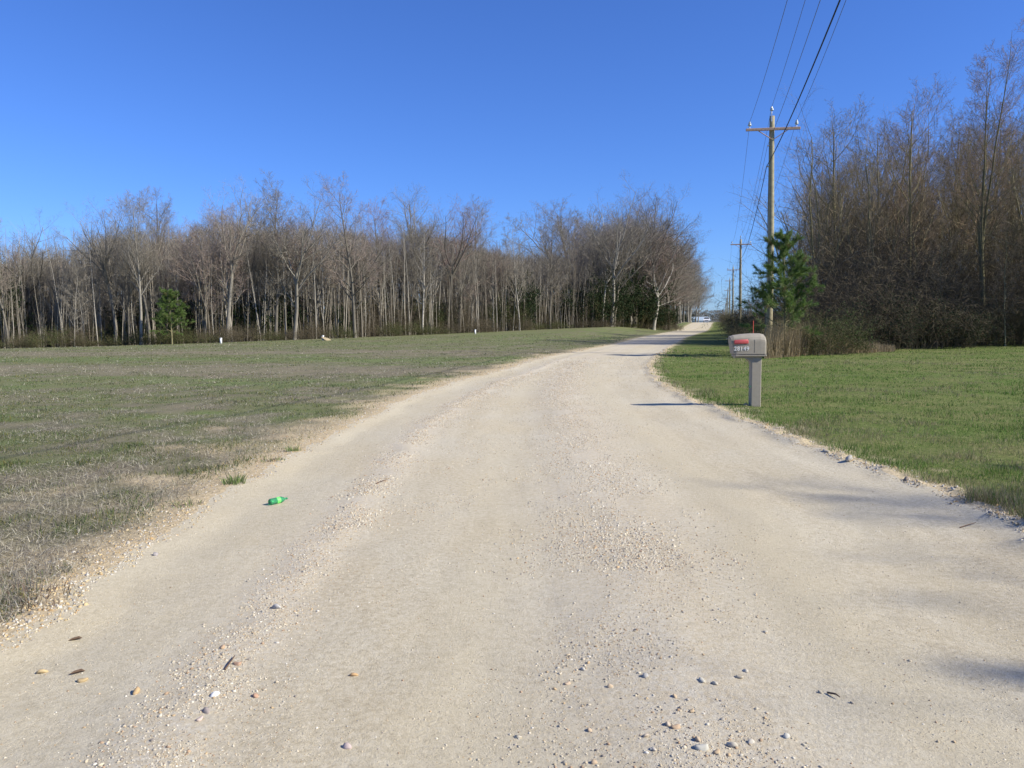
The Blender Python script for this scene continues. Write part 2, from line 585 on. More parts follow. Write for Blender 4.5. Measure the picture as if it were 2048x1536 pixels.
tt = np.linspace(0, 1, 150)
Xroad = XLr[:, None] + (XRr - XLr)[:, None] * tt
Yr_ = np.repeat(ys[:, None], 150, 1)
loose = np.exp(-((tt[None] - band1(ys)[:, None]) / 0.04) ** 2) + 0.8 * np.exp(-((tt[None] - band2(ys)[:, None]) / 0.085) ** 2)
loose = np.clip(loose * (0.4 + 1.0 * fbm(Xroad * 2, Yr_ * 1.2, 61, 3)), 0, 1)
b1_, b2_ = band1(ys)[:, None], band2(ys)[:, None]
track = sum(g * np.exp(-((tt[None] - c_) / w_) ** 2) for c_, w_, g in ((b1_ - 0.14, 0.075, 0.9), (b1_ + 0.55 * (b2_ - b1_), 0.05, 0.7), (b2_ + 0.16, 0.055, 1.0), (b2_ + 0.30, 0.04, 0.6)))
track = np.clip(track * (0.35 + 1.1 * fbm(Xroad * 0.8, Yr_ * 0.35, 62, 3)), 0, 1)
road = tag(sheet('road', Xroad, 'gravel_road', True, loose=loose, track=track), 'pale gravel lane curving away to the right', None, None, 'structure')
off = np.concatenate([[0], np.cumsum(0.05 * 1.055 ** np.arange(110))])
off = np.concatenate([off, [off[-1] + 60, 900, 3000]])
Xf = XLr[:, None] - off[::-1][None]
Yf = np.repeat(ys[:, None], len(off), 1)
nz = fbm(Xf * 1.6, Yf * 1.6, 71, 4)
sandf = S(0.95, 0.0, off[::-1][None] * (0.1 + 1.9 * nz ** 1.5)) * (1 - 0.6 * S(40, 100, Yf))
def field_green(x, y):
    yy = y + 0.10 * x + 5 * (fbm(x * 0.08, y * 0.15, 131, 3) - 0.5)
    f = 0.7 * np.exp(-((yy - 33) / 3.2) ** 2) + 0.6 * np.exp(-((yy - 20) / 2.2) ** 2) + 0.3 * S(46, 60, yy) - 0.8 * np.exp(-((yy - 26.5) / 2.6) ** 2) - 0.5 * np.exp(-((yy - 41) / 2.2) ** 2)
    return np.clip(0.5 + 0.45 * f + 1.1 * (fbm(x * 1.6, y * 1.6, 132, 4) - 0.50), 0, 1)


field = tag(sheet('field', Xf, 'field_soil', sand=sandf, green=field_green(Xf, Yf)), 'stubble field with patchy green', None, None, 'structure')
Xw = XRr[:, None] + off[None]
Yw = np.repeat(ys[:, None], len(off), 1)
nzw = fbm(Xw * 2.1, Yw * 2.1, 72, 4)
sandw = S(0.55, 0.0, off[None] * (0.2 + 1.9 * nzw ** 1.3)) * (1 - 0.6 * S(40, 100, Yw))
lawn = tag(sheet('lawn', Xw, 'lawn_soil', sand=sandw), 'mown grass verge right of the lane', None, None, 'structure')

# ------------------------------------------------------------------ utility poles and wires
P1 = np.array([12.16, 38.0]); STEP = np.array([15.1, 58.0])
LDIR = unit(STEP); ADIR = np.array([LDIR[1], -LDIR[0]])
LANG = math.atan2(ADIR[1], ADIR[0])
POLE_H = 11.05
pole_labels = ['wooden power pole standing behind the camera, holding the near ends of the wires',
               'nearest and tallest wooden power pole, rising behind the young pine',
               'second wooden power pole along the lane, crossarm clear against the sky',
               'third wooden power pole down the lane, just left of the second',
               'fourth wooden power pole down the lane, small behind the third',
               'fifth wooden power pole down the lane', 'sixth wooden power pole down the lane',
               'seventh and farthest power pole at the end of the row']


def make_pole():
    t = thing('utility_pole', 'x', 'utility pole', group='power poles along the lane')
    k = 16
    z = np.linspace(-0.4, POLE_H, k)
    P = np.stack([0.03 * np.sin(z * 0.45), 0.02 * np.cos(z * 0.6), z], 1)
    P[:, :2] -= P[0, :2]
    MB().tube(P, np.interp(z, [0, POLE_H], [0.165, 0.115]), 14).build('pole_shaft', 'pole_wood', t, True)
    az = POLE_H - 0.62
    MB().box((0, -0.15, az), (2.44, 0.095, 0.12), bev=0.012).build('crossarm', 'arm_wood', t)
    for s in (-1, 1):
        MB().tube([(s * 0.66, -0.165, az - 0.06), (s * 0.05, -0.15, az - 0.46)], 0.022, 6).build('brace', 'arm_wood', t)
    def insul(x, y, z0):
        m = MB()
        prof = [(0.0, 0.03), (0.03, 0.085), (0.055, 0.088), (0.07, 0.06), (0.09, 0.075), (0.12, 0.07), (0.14, 0.045), (0.17, 0.052), (0.2, 0.04), (0.215, 0.008)]
        m.tube([(x, y, z0 + a) for a, _ in prof], [b for _, b in prof], 12)
        i = m.build('insulator', 'porcelain', t, True)
        MB().tube([(x, y, z0 - 0.12), (x, y, z0 + 0.02)], 0.018, 6).build('pin', 'galvanised', i)
    insul(-1.05, -0.15, az + 0.16); insul(1.05, -0.15, az + 0.16); insul(-0.07, -0.135, POLE_H + 0.2)
    MB().box((-0.07, -0.135, POLE_H - 0.04), (0.05, 0.012, 0.46)).build('top_bracket', 'galvanised', t)
    MB().tube([(-0.10, -0.05, POLE_H - 1.35), (-0.22, -0.07, POLE_H - 1.35)], 0.03, 8).build('neutral_clamp', 'galvanised', t)
    MB().tube([(-0.10, -0.05, POLE_H - 2.3), (-0.24, -0.06, POLE_H - 2.3)], 0.035, 8).build('cable_clamp', 'galvanised', t)
    MB().tube([(-0.165, -0.04, 0.02), (-0.135, -0.04, POLE_H - 3.0), (-0.13, -0.04, POLE_H - 1.3)], 0.012, 5).build('ground_wire', 'wire_metal', t)
    return t


def copy_tree(o, parent=None):
    c = o.copy(); C.objects.link(c)
    if parent is not None: c.parent = parent; c.matrix_parent_inverse = Matrix()
    for ch in list(o.children): copy_tree(ch, c)
    return c


pole0 = make_pole()
pole_xy = []; rots = []
for i in range(8):
    p = pole0 if i == 0 else copy_tree(pole0)
    xy = P1 + STEP * (i - 1)
    p.location = (xy[0], xy[1], gz1(*xy)); rots.append(LANG * 0.55 + (1.35 if i == 0 else 0.0)); p.rotation_euler = (0, 0, rots[-1])
    p['label'] = pole_labels[i]
    pole_xy.append((xy[0], xy[1], p.location.z))
wires = [('power_line', -1.05, -0.15, POLE_H - 0.62 + 0.36, 1.5, 0.008, 'wire_metal', 'thin power wire from the road-side crossarm insulators'),
         ('power_line', -0.07, -0.135, POLE_H + 0.40, 1.05, 0.008, 'wire_metal', 'topmost thin power wire, on the pole-top insulators'),
         ('power_line', 1.05, -0.15, POLE_H - 0.62 + 0.36, 1.1, 0.008, 'wire_metal', 'thin power wire from the field-side crossarm insulators'),
         ('power_line', -0.22, -0.07, POLE_H - 1.35, 1.0, 0.008, 'wire_metal', 'thin neutral wire clamped below the crossarms'),
         ('telephone_cable', -0.24, -0.06, POLE_H - 2.3, 1.25, 0.017, 'cable_black', 'thick black cable, lowest of the overhead lines')]
for name, lx, ly, lz, sag, rad, mt, lab in wires:
    pts = []
    for i in range(7):
        a, b = np.array(pole_xy[i]), np.array(pole_xy[i + 1])
        oa, ob_ = [np.array([math.cos(q) * lx - math.sin(q) * ly, math.sin(q) * lx + math.cos(q) * ly, lz]) for q in (rots[i], rots[i + 1])]
        for s in np.linspace(0, 1, 33)[: (33 if i == 6 else 32)]:
            p = a + oa + (b + ob_ - a - oa) * s
            p[2] -= 4 * sag * s * (1 - s)
            pts.append(p)
    o = MB().tube(np.array(pts), rad, 5).build(name, mt, None, True)
    tag(o, lab, 'wire', 'overhead lines')

# ------------------------------------------------------------------ bare trees


class Level:
    def __init__(self, P, Rr): self.P, self.R = P, Rr

    def sample(self, i, f):
        k = self.P.shape[1] - 1
        x = f * k; j = np.minimum(x.astype(int), k - 1); fr = (x - j)
        a, b = self.P[i, j], self.P[i, j + 1]
        r = self.R[i, j] * (1 - fr) + self.R[i, j + 1] * fr
        return a + (b - a) * fr[:, None], unit(b - a), r


def grow(start, D, L, r0, K, rng, wander, up, tip=0.25):
    n = len(start)
    P = np.empty((n, K + 1, 3)); P[:, 0] = start
    d = D.copy()
    for k in range(K):
        d = d + rng.normal(0, wander, (n, 3)); d[:, 2] += up
        d = unit(d)
        P[:, k + 1] = P[:, k] + d * (L / K)[:, None]
    Rr = r0[:, None] * np.linspace(1, tip, K + 1)[None]
    return Level(P, Rr)


def spawn(lv, c, f0, f1, ang, ratio, shape, Lpar, rng, rfac=0.6, K=4, wander=0.1, up=0.06, tip=0.3, rmin=0.003, jit=0.25):
    n = len(lv.P)
    i = np.repeat(np.arange(n), c)
    f = np.clip(f0 + (f1 - f0) * ((np.tile(np.arange(c), n) + rng.uniform(0, 1, n * c)) / c), 0, 0.999)
    p, d, r = lv.sample(i, f)
    u, v = perp(d)
    az = np.tile(np.arange(c), n) * 2.4 + np.repeat(rng.uniform(0, 6.28, n), c) + rng.normal(0, 0.4, n * c)
    an = np.radians(rng.normal(ang, ang * 0.2, n * c))
    D = unit(d * np.cos(an)[:, None] + (u * np.cos(az)[:, None] + v * np.sin(az)[:, None]) * np.sin(an)[:, None])
    L = Lpar[i] * ratio * (1 - shape * (f - f0) / max(f1 - f0, 1e-3)) * rng.uniform(1 - jit, 1 + jit, n * c)
    r0 = np.maximum(np.minimum(r * rfac, L * 0.02 + 0.002), rmin)
    return grow(p, D, L, r0, K, rng, wander, up, tip), L


def tree_mesh(seed, H=19.0, kind='leader', tw=1.0, fine=False, moss=False, spread=1.0, vine=0.0, low=0.42, fork=0.52):
    rng = np.random.default_rng(seed)
    z = np.array([[0, 0, -0.3]])
    tr = (0.0080 if moss else 0.0095) * H + 0.035
    V, F, n = [], [], 0
    if kind == 'vase':
        t = grow(z, np.array([[rng.normal(0, .02), rng.normal(0, .02), 1]]), np.array([H * fork]), np.array([tr * 1.1]), 8, rng, 0.045, 0.02, 0.70)
        l1, L1 = spawn(t, 6, 0.72, 1.0, 27 * spread, 1.0, 0.08, np.array([H * (0.99 - fork)]), rng, 0.62, 9, 0.10, 0.06, 0.16)
        x1, Lx = spawn(t, 3, 0.45, 0.8, 55, 0.5, 0.2, np.array([H * 0.5]), rng, 0.35, 8, 0.12, 0.07, 0.15)
        l1 = Level(np.concatenate([l1.P[:, :9], x1.P]), np.concatenate([l1.R[:, :9], x1.R])); L1 = np.concatenate([L1, Lx])
        c2 = 8
    elif kind == 'multi':
        k = 4
        a = rng.uniform(0, 6.28) + np.arange(k) * 6.28 / k
        D = unit(np.stack([0.11 * np.cos(a), 0.11 * np.sin(a), np.ones(k)], 1))
        t0 = grow(z, np.array([[0, 0, 1.0]]), np.array([H * 0.45]), np.array([tr * 0.95]), 8, rng, 0.02, 0.02, 0.75)
        st = np.repeat(t0.P[:, 4:8].reshape(-1, 3), 1, 0)
        t = grow(st, D, H * np.array([0.62, 0.7, 0.74, 0.6]), np.full(k, tr * 0.5), 8, rng, 0.035, 0.05, 0.08)
        l1, L1 = spawn(t, 15, 0.08, 0.97, 42, 0.30, 0.55, H * np.full(k, 0.7), rng, 0.4, 8, 0.09, 0.06, 0.2)
        t = Level(np.concatenate([t0.P, t.P]), np.concatenate([t0.R, t.R]))
        c2 = 7
    elif kind == 'slim':
        t = grow(z, np.array([[rng.normal(0, .03), rng.normal(0, .03), 1]]), np.array([H]), np.array([tr * 0.6]), 9, rng, 0.05, 0.03, 0.12)
        l1, L1 = spawn(t, 20, 0.18, 0.97, 40 * spread, 0.28, 0.5, np.array([H]), rng, 0.45, 8, 0.1, 0.06, 0.2)
        c2 = 6
    else:
        t = grow(z, np.array([[rng.normal(0, .03), rng.normal(0, .03), 1]]), np.array([H * 0.96]), np.array([tr]), 12, rng, 0.035, 0.03, 0.14)
        l1, L1 = spawn(t, 22, low, 0.97, 42 * spread, 0.35, 0.50, np.array([H]), rng, 0.5, 8, 0.10, 0.075, 0.2)
        c2 = 8
    sides = 9 if fine else 7
    a, b = tubes(t.P, t.R * np.concatenate([[1.35, 1.08], np.ones(t.P.shape[1] - 2)])[None], sides); V.append(a); F.append(b); n += len(a)
    a, b = tubes(l1.P, l1.R, 5); V.append(a); F.append(b + n)
    trunk = (np.concatenate(V), np.concatenate(F))
    l2, L2 = spawn(l1, c2, 0.22, 1.0, 38, 0.44, 0.42, L1, rng, 0.6, 4, 0.13, 0.05, 0.3, 0.008 * tw)
    l3, L3 = spawn(l2, 6, 0.2, 1.0, 38, 0.50, 0.35, L2, rng, 0.6, 3, 0.16, 0.04, 0.3, 0.0055 * tw)
    l4, L4 = spawn(l3, 5, 0.25, 1.0, 36, 0.55, 0.3, L3, rng, 0.7, 2, 0.2, 0.03, 0.4, 0.0042 * tw)
    V, F, n, T = [], [], 0, []
    for lv, m in ((l2, 4), (l3, 3)):
        a, b = tubes(lv.P, lv.R, m); V.append(a); F.append(b + n); n += len(a)
    a, b = slivers(l4.P[:, 0], l4.P[:, 2], np.full(len(l4.P), 0.0042 * tw), rng); V.append(a); T.append(b + n); n += len(a)
    if not fine:
        l5, L5 = spawn(l4, 3, 0.2, 1.0, 42, 0.75, 0.2, L4, rng, 0.8, 1, 0.2, 0.01, 0.5, 0.003)
        a, b = slivers(l5.P[:, 0], l5.P[:, 1], np.full(len(l5.P), 0.006), rng); V.append(a); T.append(b + n); n += len(a)
    if fine:
        l5, L5 = spawn(l4, 3, 0.2, 1.0, 40, 0.6, 0.2, L4, rng, 0.8, 1, 0.2, 0.0, 0.5, 0.003)
        a, b = slivers(l5.P[:, 0], l5.P[:, 1], np.full(len(l5.P), 0.0036), rng); V.append(a); T.append(b + n); n += len(a)
    if vine:
        m = int(2200 * vine)
        i = rng.integers(0, len(l1.P), m); p, d, r = l1.sample(i, rng.uniform(0.1, 1, m))
        e = p + rng.normal(0, 0.5, (m, 3)) + np.array([0, 0, -1.0]) * rng.uniform(0.3, 2.2, (m, 1))
        a, b = slivers(p, e, np.full(m, 0.007), rng); V.append(a); T.append(b + n); n += len(a)
    crown = (np.concatenate(V), [np.concatenate(F), np.concatenate(T)])
    bm, tm = ('bark_mossy', 'twig_dark') if moss else ('bark', 'twig')
    return meshdata('trunk', *trunk, bm, True), meshdata('crown', *crown, tm, False)


PROTO = {}
for i in range(6): PROTO['vase%d' % i] = tree_mesh(100 + i, 19, 'vase', 1.5, spread=[1, 1.2, 0.85, 1.1, 1.0, 1.25][i], fork=[.52, .48, .55, .45, .36, .42][i])
for i in range(5): PROTO['lead%d' % i] = tree_mesh(120 + i, 19, 'leader', 1.5, spread=[1, 0.85, 1.1, 0.8, 1][i], low=[.28, .34, .2, .36, .24][i])
for i in range(3): PROTO['slim%d' % i] = tree_mesh(140 + i, 13, 'slim', 1.5)
for i in range(2): PROTO['rvase%d' % i] = tree_mesh(160 + i, 16, 'vase', 1.0, True, True, 1.05, vine=0.35, fork=[0.26, 0.34][i])
for i in range(2): PROTO['rlead%d' % i] = tree_mesh(170 + i, 16, 'leader', 1.0, True, True, 1.1, vine=0.2, low=[0.14, 0.2][i])
PROTO['rmulti'] = tree_mesh(185, 19, 'multi', 1.0, True, True)
PROTO['rslim'] = tree_mesh(190, 11, 'slim', 1.0, True, True)
BASEH = {k: (19 if k[0] in 'vl' else 13 if k[:4] == 'slim' else 19 if k == 'rmulti' else 11 if k == 'rslim' else 16) for k in PROTO}


def put_tree(proto, x, y, h, label, group, rot=None, tint=None, fat=1.0, sunk=0.0):
    s = h / BASEH[proto]
    rot = R.uniform(0, 6.28) if rot is None else rot
    t = thing('bare_tree', label, 'tree', (x, y, gz1(x, y) - sunk), rot, group, (s * fat, s * fat, s))
    ob('trunk', PROTO[proto][0], t); ob('crown', PROTO[proto][1], t)
    return t


# the wood beyond the field: front trees one can pick out, by photo column, distance, height in metres
EDGE_U = [-200, 0, 440, 650, 950, 1200, 1300]
EDGE_D = [68, 70, 75, 80, 95, 112, 126]


def edge_d(u): return float(np.interp(u, EDGE_U, EDGE_D))


def height_for(u, vtop, d):
    base = gz1((u - 1024) / FPX * d, d)
    return EYE + (643 - (u - 1024) * 0.0044 - vtop) / FPX * d - base


front = [
    (18, 470, 1, 'lead1', 'slim bare tree where the wood begins, nearest the picture edge beyond the field'),
    (60, 430, 6, 'vase1', 'reddish forked tree rising alone above the low left end of the wood'),
    (150, 520, 0, 'slim1', 'small pale forked tree low at the front of the wood, short of its neighbours'),
    (232, 408, 2, 'vase2', 'dark-limbed tree with swollen trunk, between pale forked tree and green pine'),
    (284, 415, 0, 'lead3', 'pair-stemmed bare tree just before the little green pine'),
    (330, 405, 7, 'lead0', 'narrow bare tree standing behind the little green pine'),
    (400, 470, 3, 'slim0', 'leaning thin tree just beyond the little green pine'),
    (456, 364, 1, 'vase0', 'tallest bare oak-like tree of the wood with thick dark limbs spread wide'),
    (508, 420, 4, 'lead2', 'bare tree close beside the tallest spreading one'),
    (552, 388, 2, 'lead4', 'straight bare tree before the reddish-topped pair'),
    (590, 384, 0, 'vase3', 'reddish-topped bare tree with pale trunk, midway along the wood'),
    (640, 400, 5, 'vase1', 'second reddish-topped bare tree, beside the first'),
    (711, 386, -1, 'lead2', 'pale straight tree with ascending branches and a clean light trunk, foremost in the wood'),
    (770, 430, 5, 'lead1', 'dark forked tree just beyond the pale straight one'),
    (832, 388, 8, 'vase2', 'pink-budded tree with pale upper limbs rising behind the others'),
    (905, 405, 3, 'vase0', 'bare tree with a wide flat fan of dark branches near the middle white marker pipe'),
    (955, 430, 6, 'lead3', 'orange-brown topped slim tree beside the fan-branched one'),
    (1040, 455, 0, 'slim2', 'pale thin crooked tree at the front of the lower stretch of wood'),
    (1100, 450, 2, 'lead0', 'bare tree in the lower stretch of wood before the corner trees'),
    (1150, 440, 3, 'slim0', 'leaning bare tree just before the tall corner trees'),
    (1222, 374, 0, 'vase3', 'tall corner tree with pale lower trunk standing before the dark evergreens'),
    (1262, 385, 4, 'vase1', 'tall corner tree with a ring-like gap in its crown'),
    (1300, 384, 3, 'vase2', 'thick vine-wrapped corner tree nearest the lane'),
    (1338, 420, 6, 'lead2', 'bare corner tree with pale trunk at the edge of the lane'),
]
WG = 'bare trees of the wood beyond the field'
for u, vt, dd, pr, lab in front:
    d = edge_d(u) + dd
    put_tree(pr, (u - 1024) / FPX * d, d, height_for(u, vt, d) * 1.04, lab, WG)

ZONE = [(120, 'behind the reddish forked tree'), (260, 'behind the swollen-trunked tree'), (400, 'behind the little pine'), (500, 'behind the tallest tree'),
        (570, 'behind the straight tree'), (670, 'behind the reddish pair'), (760, 'behind the pale straight tree'), (860, 'behind the pink-budded tree'),
        (940, 'behind the fan-branched tree'), (1030, 'behind the orange-brown tree'), (1130, 'in the lower stretch'), (1200, 'just before the corner trees'), (9999, 'behind the corner trees')]


def zone(u): return next(t for lim, t in ZONE if u < lim)


# skyline of the wood: column -> photo row of the tree tops
SKY_U = [-200, 0, 60, 130, 220, 330, 450, 520, 600, 720, 780, 840, 900, 960, 1020, 1120, 1180, 1240, 1300, 1400]
SKY_V = [480, 490, 470, 475, 430, 440, 400, 420, 410, 420, 440, 420, 430, 455, 470, 470, 440, 410, 410, 440]
cnt = 0
rr = np.random.default_rng(33)
for row, (dd, step) in enumerate([(4, 30), (10, 32), (18, 36)]):
    u = -190 + rr.uniform(0, 30)
    while u < 1310:
        uu = u + rr.normal(0, 9); d = edge_d(uu) + dd + rr.uniform(-3, 3)
        vt = np.interp(uu, SKY_U, SKY_V) + abs(rr.normal(0, 22)) + 6
        pr = rr.choice(['vase0', 'vase1', 'vase2', 'vase3', 'vase4', 'vase5', 'vase0', 'vase3', 'vase5', 'lead0', 'lead2', 'lead4', 'slim0'])
        h = height_for(uu, vt, d)
        if pr[:4] == 'slim': h *= 0.8
        put_tree(pr, (uu - 1024) / FPX * d, d, max(h, 8), ('slim' if pr[:4] == 'slim' else 'forked' if pr[:4] == 'vase' else 'straight') + ' bare tree crowded in the wood ' + zone(uu), WG)
        cnt += 1
        u += step * rr.uniform(0.75, 1.25)
# trees lining the lane beyond the corner
LAB_LANE = ['bare tree right beside the far lane, ', 'bare tree in the second row from the far lane, ', 'bare tree in the third row from the far lane, ', 'bare tree in the fourth row from the far lane, ']
y = 126.0
while y < 330:
    for k, o_ in enumerate((1.8, 5, 10, 16)):
        yy = y + rr.uniform(-3, 3)
        x = float(_sm(yy, YL, XL)) - o_ - rr.uniform(0, 2.5)
        put_tree(rr.choice(['lead0', 'lead2', 'vase4', 'vase5', 'vase2']), x, yy, rr.uniform(17.5, 21) - (1.5 if k == 0 else 0), LAB_LANE[k] + ('near the corner of the wood' if yy < 150 else 'half way to the crest' if yy < 200 else 'close to the crest'), 'trees lining the far lane', fat=1.4)
    y += 5.5 + (y - 126) * 0.06

# ------------------------------------------------------------------ shrubs, evergreens, pines


def brush_mesh(seed, h, w, stems, twigs, cols, leaves=0, leafcol=None, leafsize=0.05, arch=0.0, r=0.012):
    """a shrub of many stems; leaves scattered on the twigs"""
    rng = np.random.default_rng(seed)
    a = rng.uniform(0, 6.28, stems); q = np.sqrt(rng.uniform(0, 1, stems)) * w * 0.5
    st = np.stack([np.cos(a) * q, np.sin(a) * q, np.full(stems, -0.1)], 1)
    out = np.stack([np.cos(a) * q / w, np.sin(a) * q / w, np.ones(stems)], 1) + rng.normal(0, 0.25, (stems, 3)) * np.array([1, 1, .2])
    L = h * rng.uniform(0.6, 1.08, stems) * (1 - 0.35 * (2 * q / w) ** 2)
    l0 = grow(st, unit(out), L, np.full(stems, r), 6, rng, 0.12, 0.03 - arch, 0.3)
    l1, L1 = spawn(l0, 7, 0.2, 1, 42, 0.42, 0.4, L, rng, 0.6, 3, 0.18, 0.02 - arch, 0.3, 0.005)
    l2, L2 = spawn(l1, 5, 0.2, 1, 45, 0.55, 0.3, L1, rng, 0.7, 1, 0.2, -arch, 0.4, 0.004)
    V, F, T, n = [], [], [], 0
    for lv, m in ((l0, 4), (l1, 3)):
        x, f = tubes(lv.P, lv.R, m); V.append(x); F.append(f + n); n += len(x)
    x, f = slivers(l2.P[:, 0], l2.P[:, 1], np.full(len(l2.P), 0.0055), rng); V.append(x); T.append(f + n); n += len(x)
    if twigs:
        i = rng.integers(0, len(l2.P), twigs); p, d, _ = l2.sample(i, rng.uniform(0, 1, twigs))
        x, f = slivers(p, p + rng.normal(0, 0.22, (twigs, 3)) + d * 0.15, np.full(twigs, 0.005), rng); V.append(x); T.append(f + n); n += len(x)
    VV = np.concatenate(V); cc = np.array(cols)[rng.integers(0, len(cols), len(VV))] * rng.uniform(0.8, 1.2, (len(VV), 1))
    stem = meshdata('stems', VV, [np.concatenate(F), np.concatenate(T)], 'brushwood', col=cc)
    leaf = None
    if leaves:
        i = rng.integers(0, len(l2.P), leaves); p, d, _ = l2.sample(i, rng.uniform(0, 1, leaves))
        p = p + rng.normal(0, 0.05, (leaves, 3))
        leaf = leaf_mesh(p, leafsize, leafcol, rng)
    return stem, leaf


def leaf_mesh(p, size, cols, rng, name='foliage'):
    n = len(p)
    a = unit(rng.normal(0, 1, (n, 3))); b = unit(np.cross(a, rng.normal(0, 1, (n, 3))))
    s = size * rng.uniform(0.6, 1.3, (n, 1))
    V = np.stack([p - a * s, p - b * s * 0.45 + a * s * .1, p + a * s, p + b * s * 0.45 + a * s * .1], 1).reshape(-1, 3)
    c = np.array(cols)[rng.integers(0, len(cols), n)] * rng.uniform(0.7, 1.3, (n, 1))
    return meshdata(name, V, np.arange(n * 4).reshape(-1, 4), 'leaf', col=np.repeat(c, 4, 0))


BROWN = [(0.115, 0.097, 0.062), (0.14, 0.118, 0.08), (0.095, 0.086, 0.05), (0.13, 0.098, 0.07)]
OLIVE = [(0.115, 0.105, 0.05), (0.09, 0.095, 0.04), (0.13, 0.11, 0.065)]
DKGREEN = [(0.020, 0.036, 0.014), (0.026, 0.048, 0.017), (0.018, 0.030, 0.013), (0.040, 0.055, 0.025)]
MIDGREEN = [(0.05, 0.085, 0.025), (0.07, 0.10, 0.03), (0.04, 0.06, 0.02)]
SHR = {
    'brown0': brush_mesh(301, 3.2, 4.0, 70, 2500, BROWN), 'brown1': brush_mesh(302, 2.6, 4.5, 80, 2500, BROWN),
    'olive0': brush_mesh(303, 2.8, 4.0, 70, 2000, OLIVE, 2500, MIDGREEN, 0.05), 'olive1': brush_mesh(304, 2.2, 4.0, 70, 2000, OLIVE, 1800, MIDGREEN, 0.05),
    'ever0': brush_mesh(305, 5.0, 4.5, 40, 0, OLIVE, 14000, DKGREEN, 0.075, r=0.02), 'ever1': brush_mesh(306, 4.0, 4.0, 40, 0, OLIVE, 12000, DKGREEN, 0.07, r=0.02),
    'bramble': brush_mesh(307, 5.2, 6.5, 110, 9000, BROWN + [(0.11, 0.085, 0.06)], arch=0.10),
    'bramble2': brush_mesh(308, 3.4, 5.0, 100, 7000, BROWN + OLIVE, 900, MIDGREEN, 0.045, arch=0.09),
    'holly': brush_mesh(309, 3.2, 4.2, 60, 6000, BROWN, 9000, DKGREEN + [(0.06, 0.035, 0.02)], 0.045, r=0.018),
}


def put_shrub(pr, x, y, s, label, group, name='shrub', sz=None):
    t = thing(name, label, 'shrub', (x, y, gz1(x, y)), R.uniform(0, 6.28), group, (s, s, sz or s))
    ob('stems', SHR[pr][0], t)
    if SHR[pr][1]: ob('foliage', SHR[pr][1], t)
    return t


rr = np.random.default_rng(44)
u = -190.0
LB = {'brown0': 'tangled brown shrub at the foot of the wood ', 'brown1': 'low tangled brown shrub at the foot of the wood ',
      'olive0': 'olive half-leafed shrub at the foot of the wood ', 'olive1': 'low olive shrub at the foot of the wood ',
      'ever0': 'tall dark evergreen shrub among the trunks ', 'ever1': 'dark evergreen shrub among the trunks '}
while u < 1330:
    for dd in (0.5, 5, 11):
        uu = u + rr.normal(0, 12)
        d = edge_d(uu) + dd + rr.uniform(-1, 1)
        lim = rr.random()
        pr = rr.choice(['brown0', 'brown1', 'olive0', 'olive1']) if (dd == 0.5 or lim < 0.88) else rr.choice(['ever0', 'ever1', 'olive0'])
        put_shrub(pr, (uu - 1024) / FPX * d, d, rr.uniform(0.6, 1.0) * (1.0 if dd < 3 else 1.2), LB[pr] + zone(uu).replace('behind', 'by'), 'undergrowth shrubs of the wood', sz=(rr.uniform(0.25, 0.8) if dd < 3 else rr.uniform(0.8, 1.9)))
    u += rr.uniform(34, 50)
for u, dd, s, pr in [(1190, 3, 1.5, 'ever0'), (1245, 4, 1.75, 'ever0'), (1270, 7, 1.6, 'ever1'), (1160, 6, 1.1, 'ever1'), (1318, 4, 1.2, 'ever1'), (1090, 8, 1.2, 'ever1'),
                     (540, 6, 1.1, 'ever0'), (680, 6, 1.0, 'ever1'), (760, 8, 1.1, 'ever0'), (880, 6, 1.0, 'ever1'), (470, 6, 1.1, 'ever1'), (300, 5, 1.0, 'ever0'), (390, 6, 1.3, 'ever1')]:
    d = edge_d(u) + dd
    big = u in (1190, 1245, 1270)
    put_shrub(pr, (u - 1024) / FPX * d, d, s, {1190: 'dark evergreen holly left of the pale corner trunk', 1245: 'largest dark evergreen holly, right of the pale corner trunk',
              1270: 'dark evergreen holly behind the vine-wrapped corner tree'}.get(u, LB['ever0'] + zone(u).replace('behind', 'by')), 'undergrowth shrubs of the wood', 'holly_shrub' if big else 'shrub')
y = 134.0
while y < 300:
    x = float(_sm(y, YL, XL)) - rr.uniform(4, 8)
    put_shrub(rr.choice(['olive0', 'brown0', 'ever1']), x, y, rr.uniform(0.6, 0.9), 'low shrub on the bank left of the far lane', 'shrubs on the far lane bank')
    y += 9 + (y - 134) * 0.08


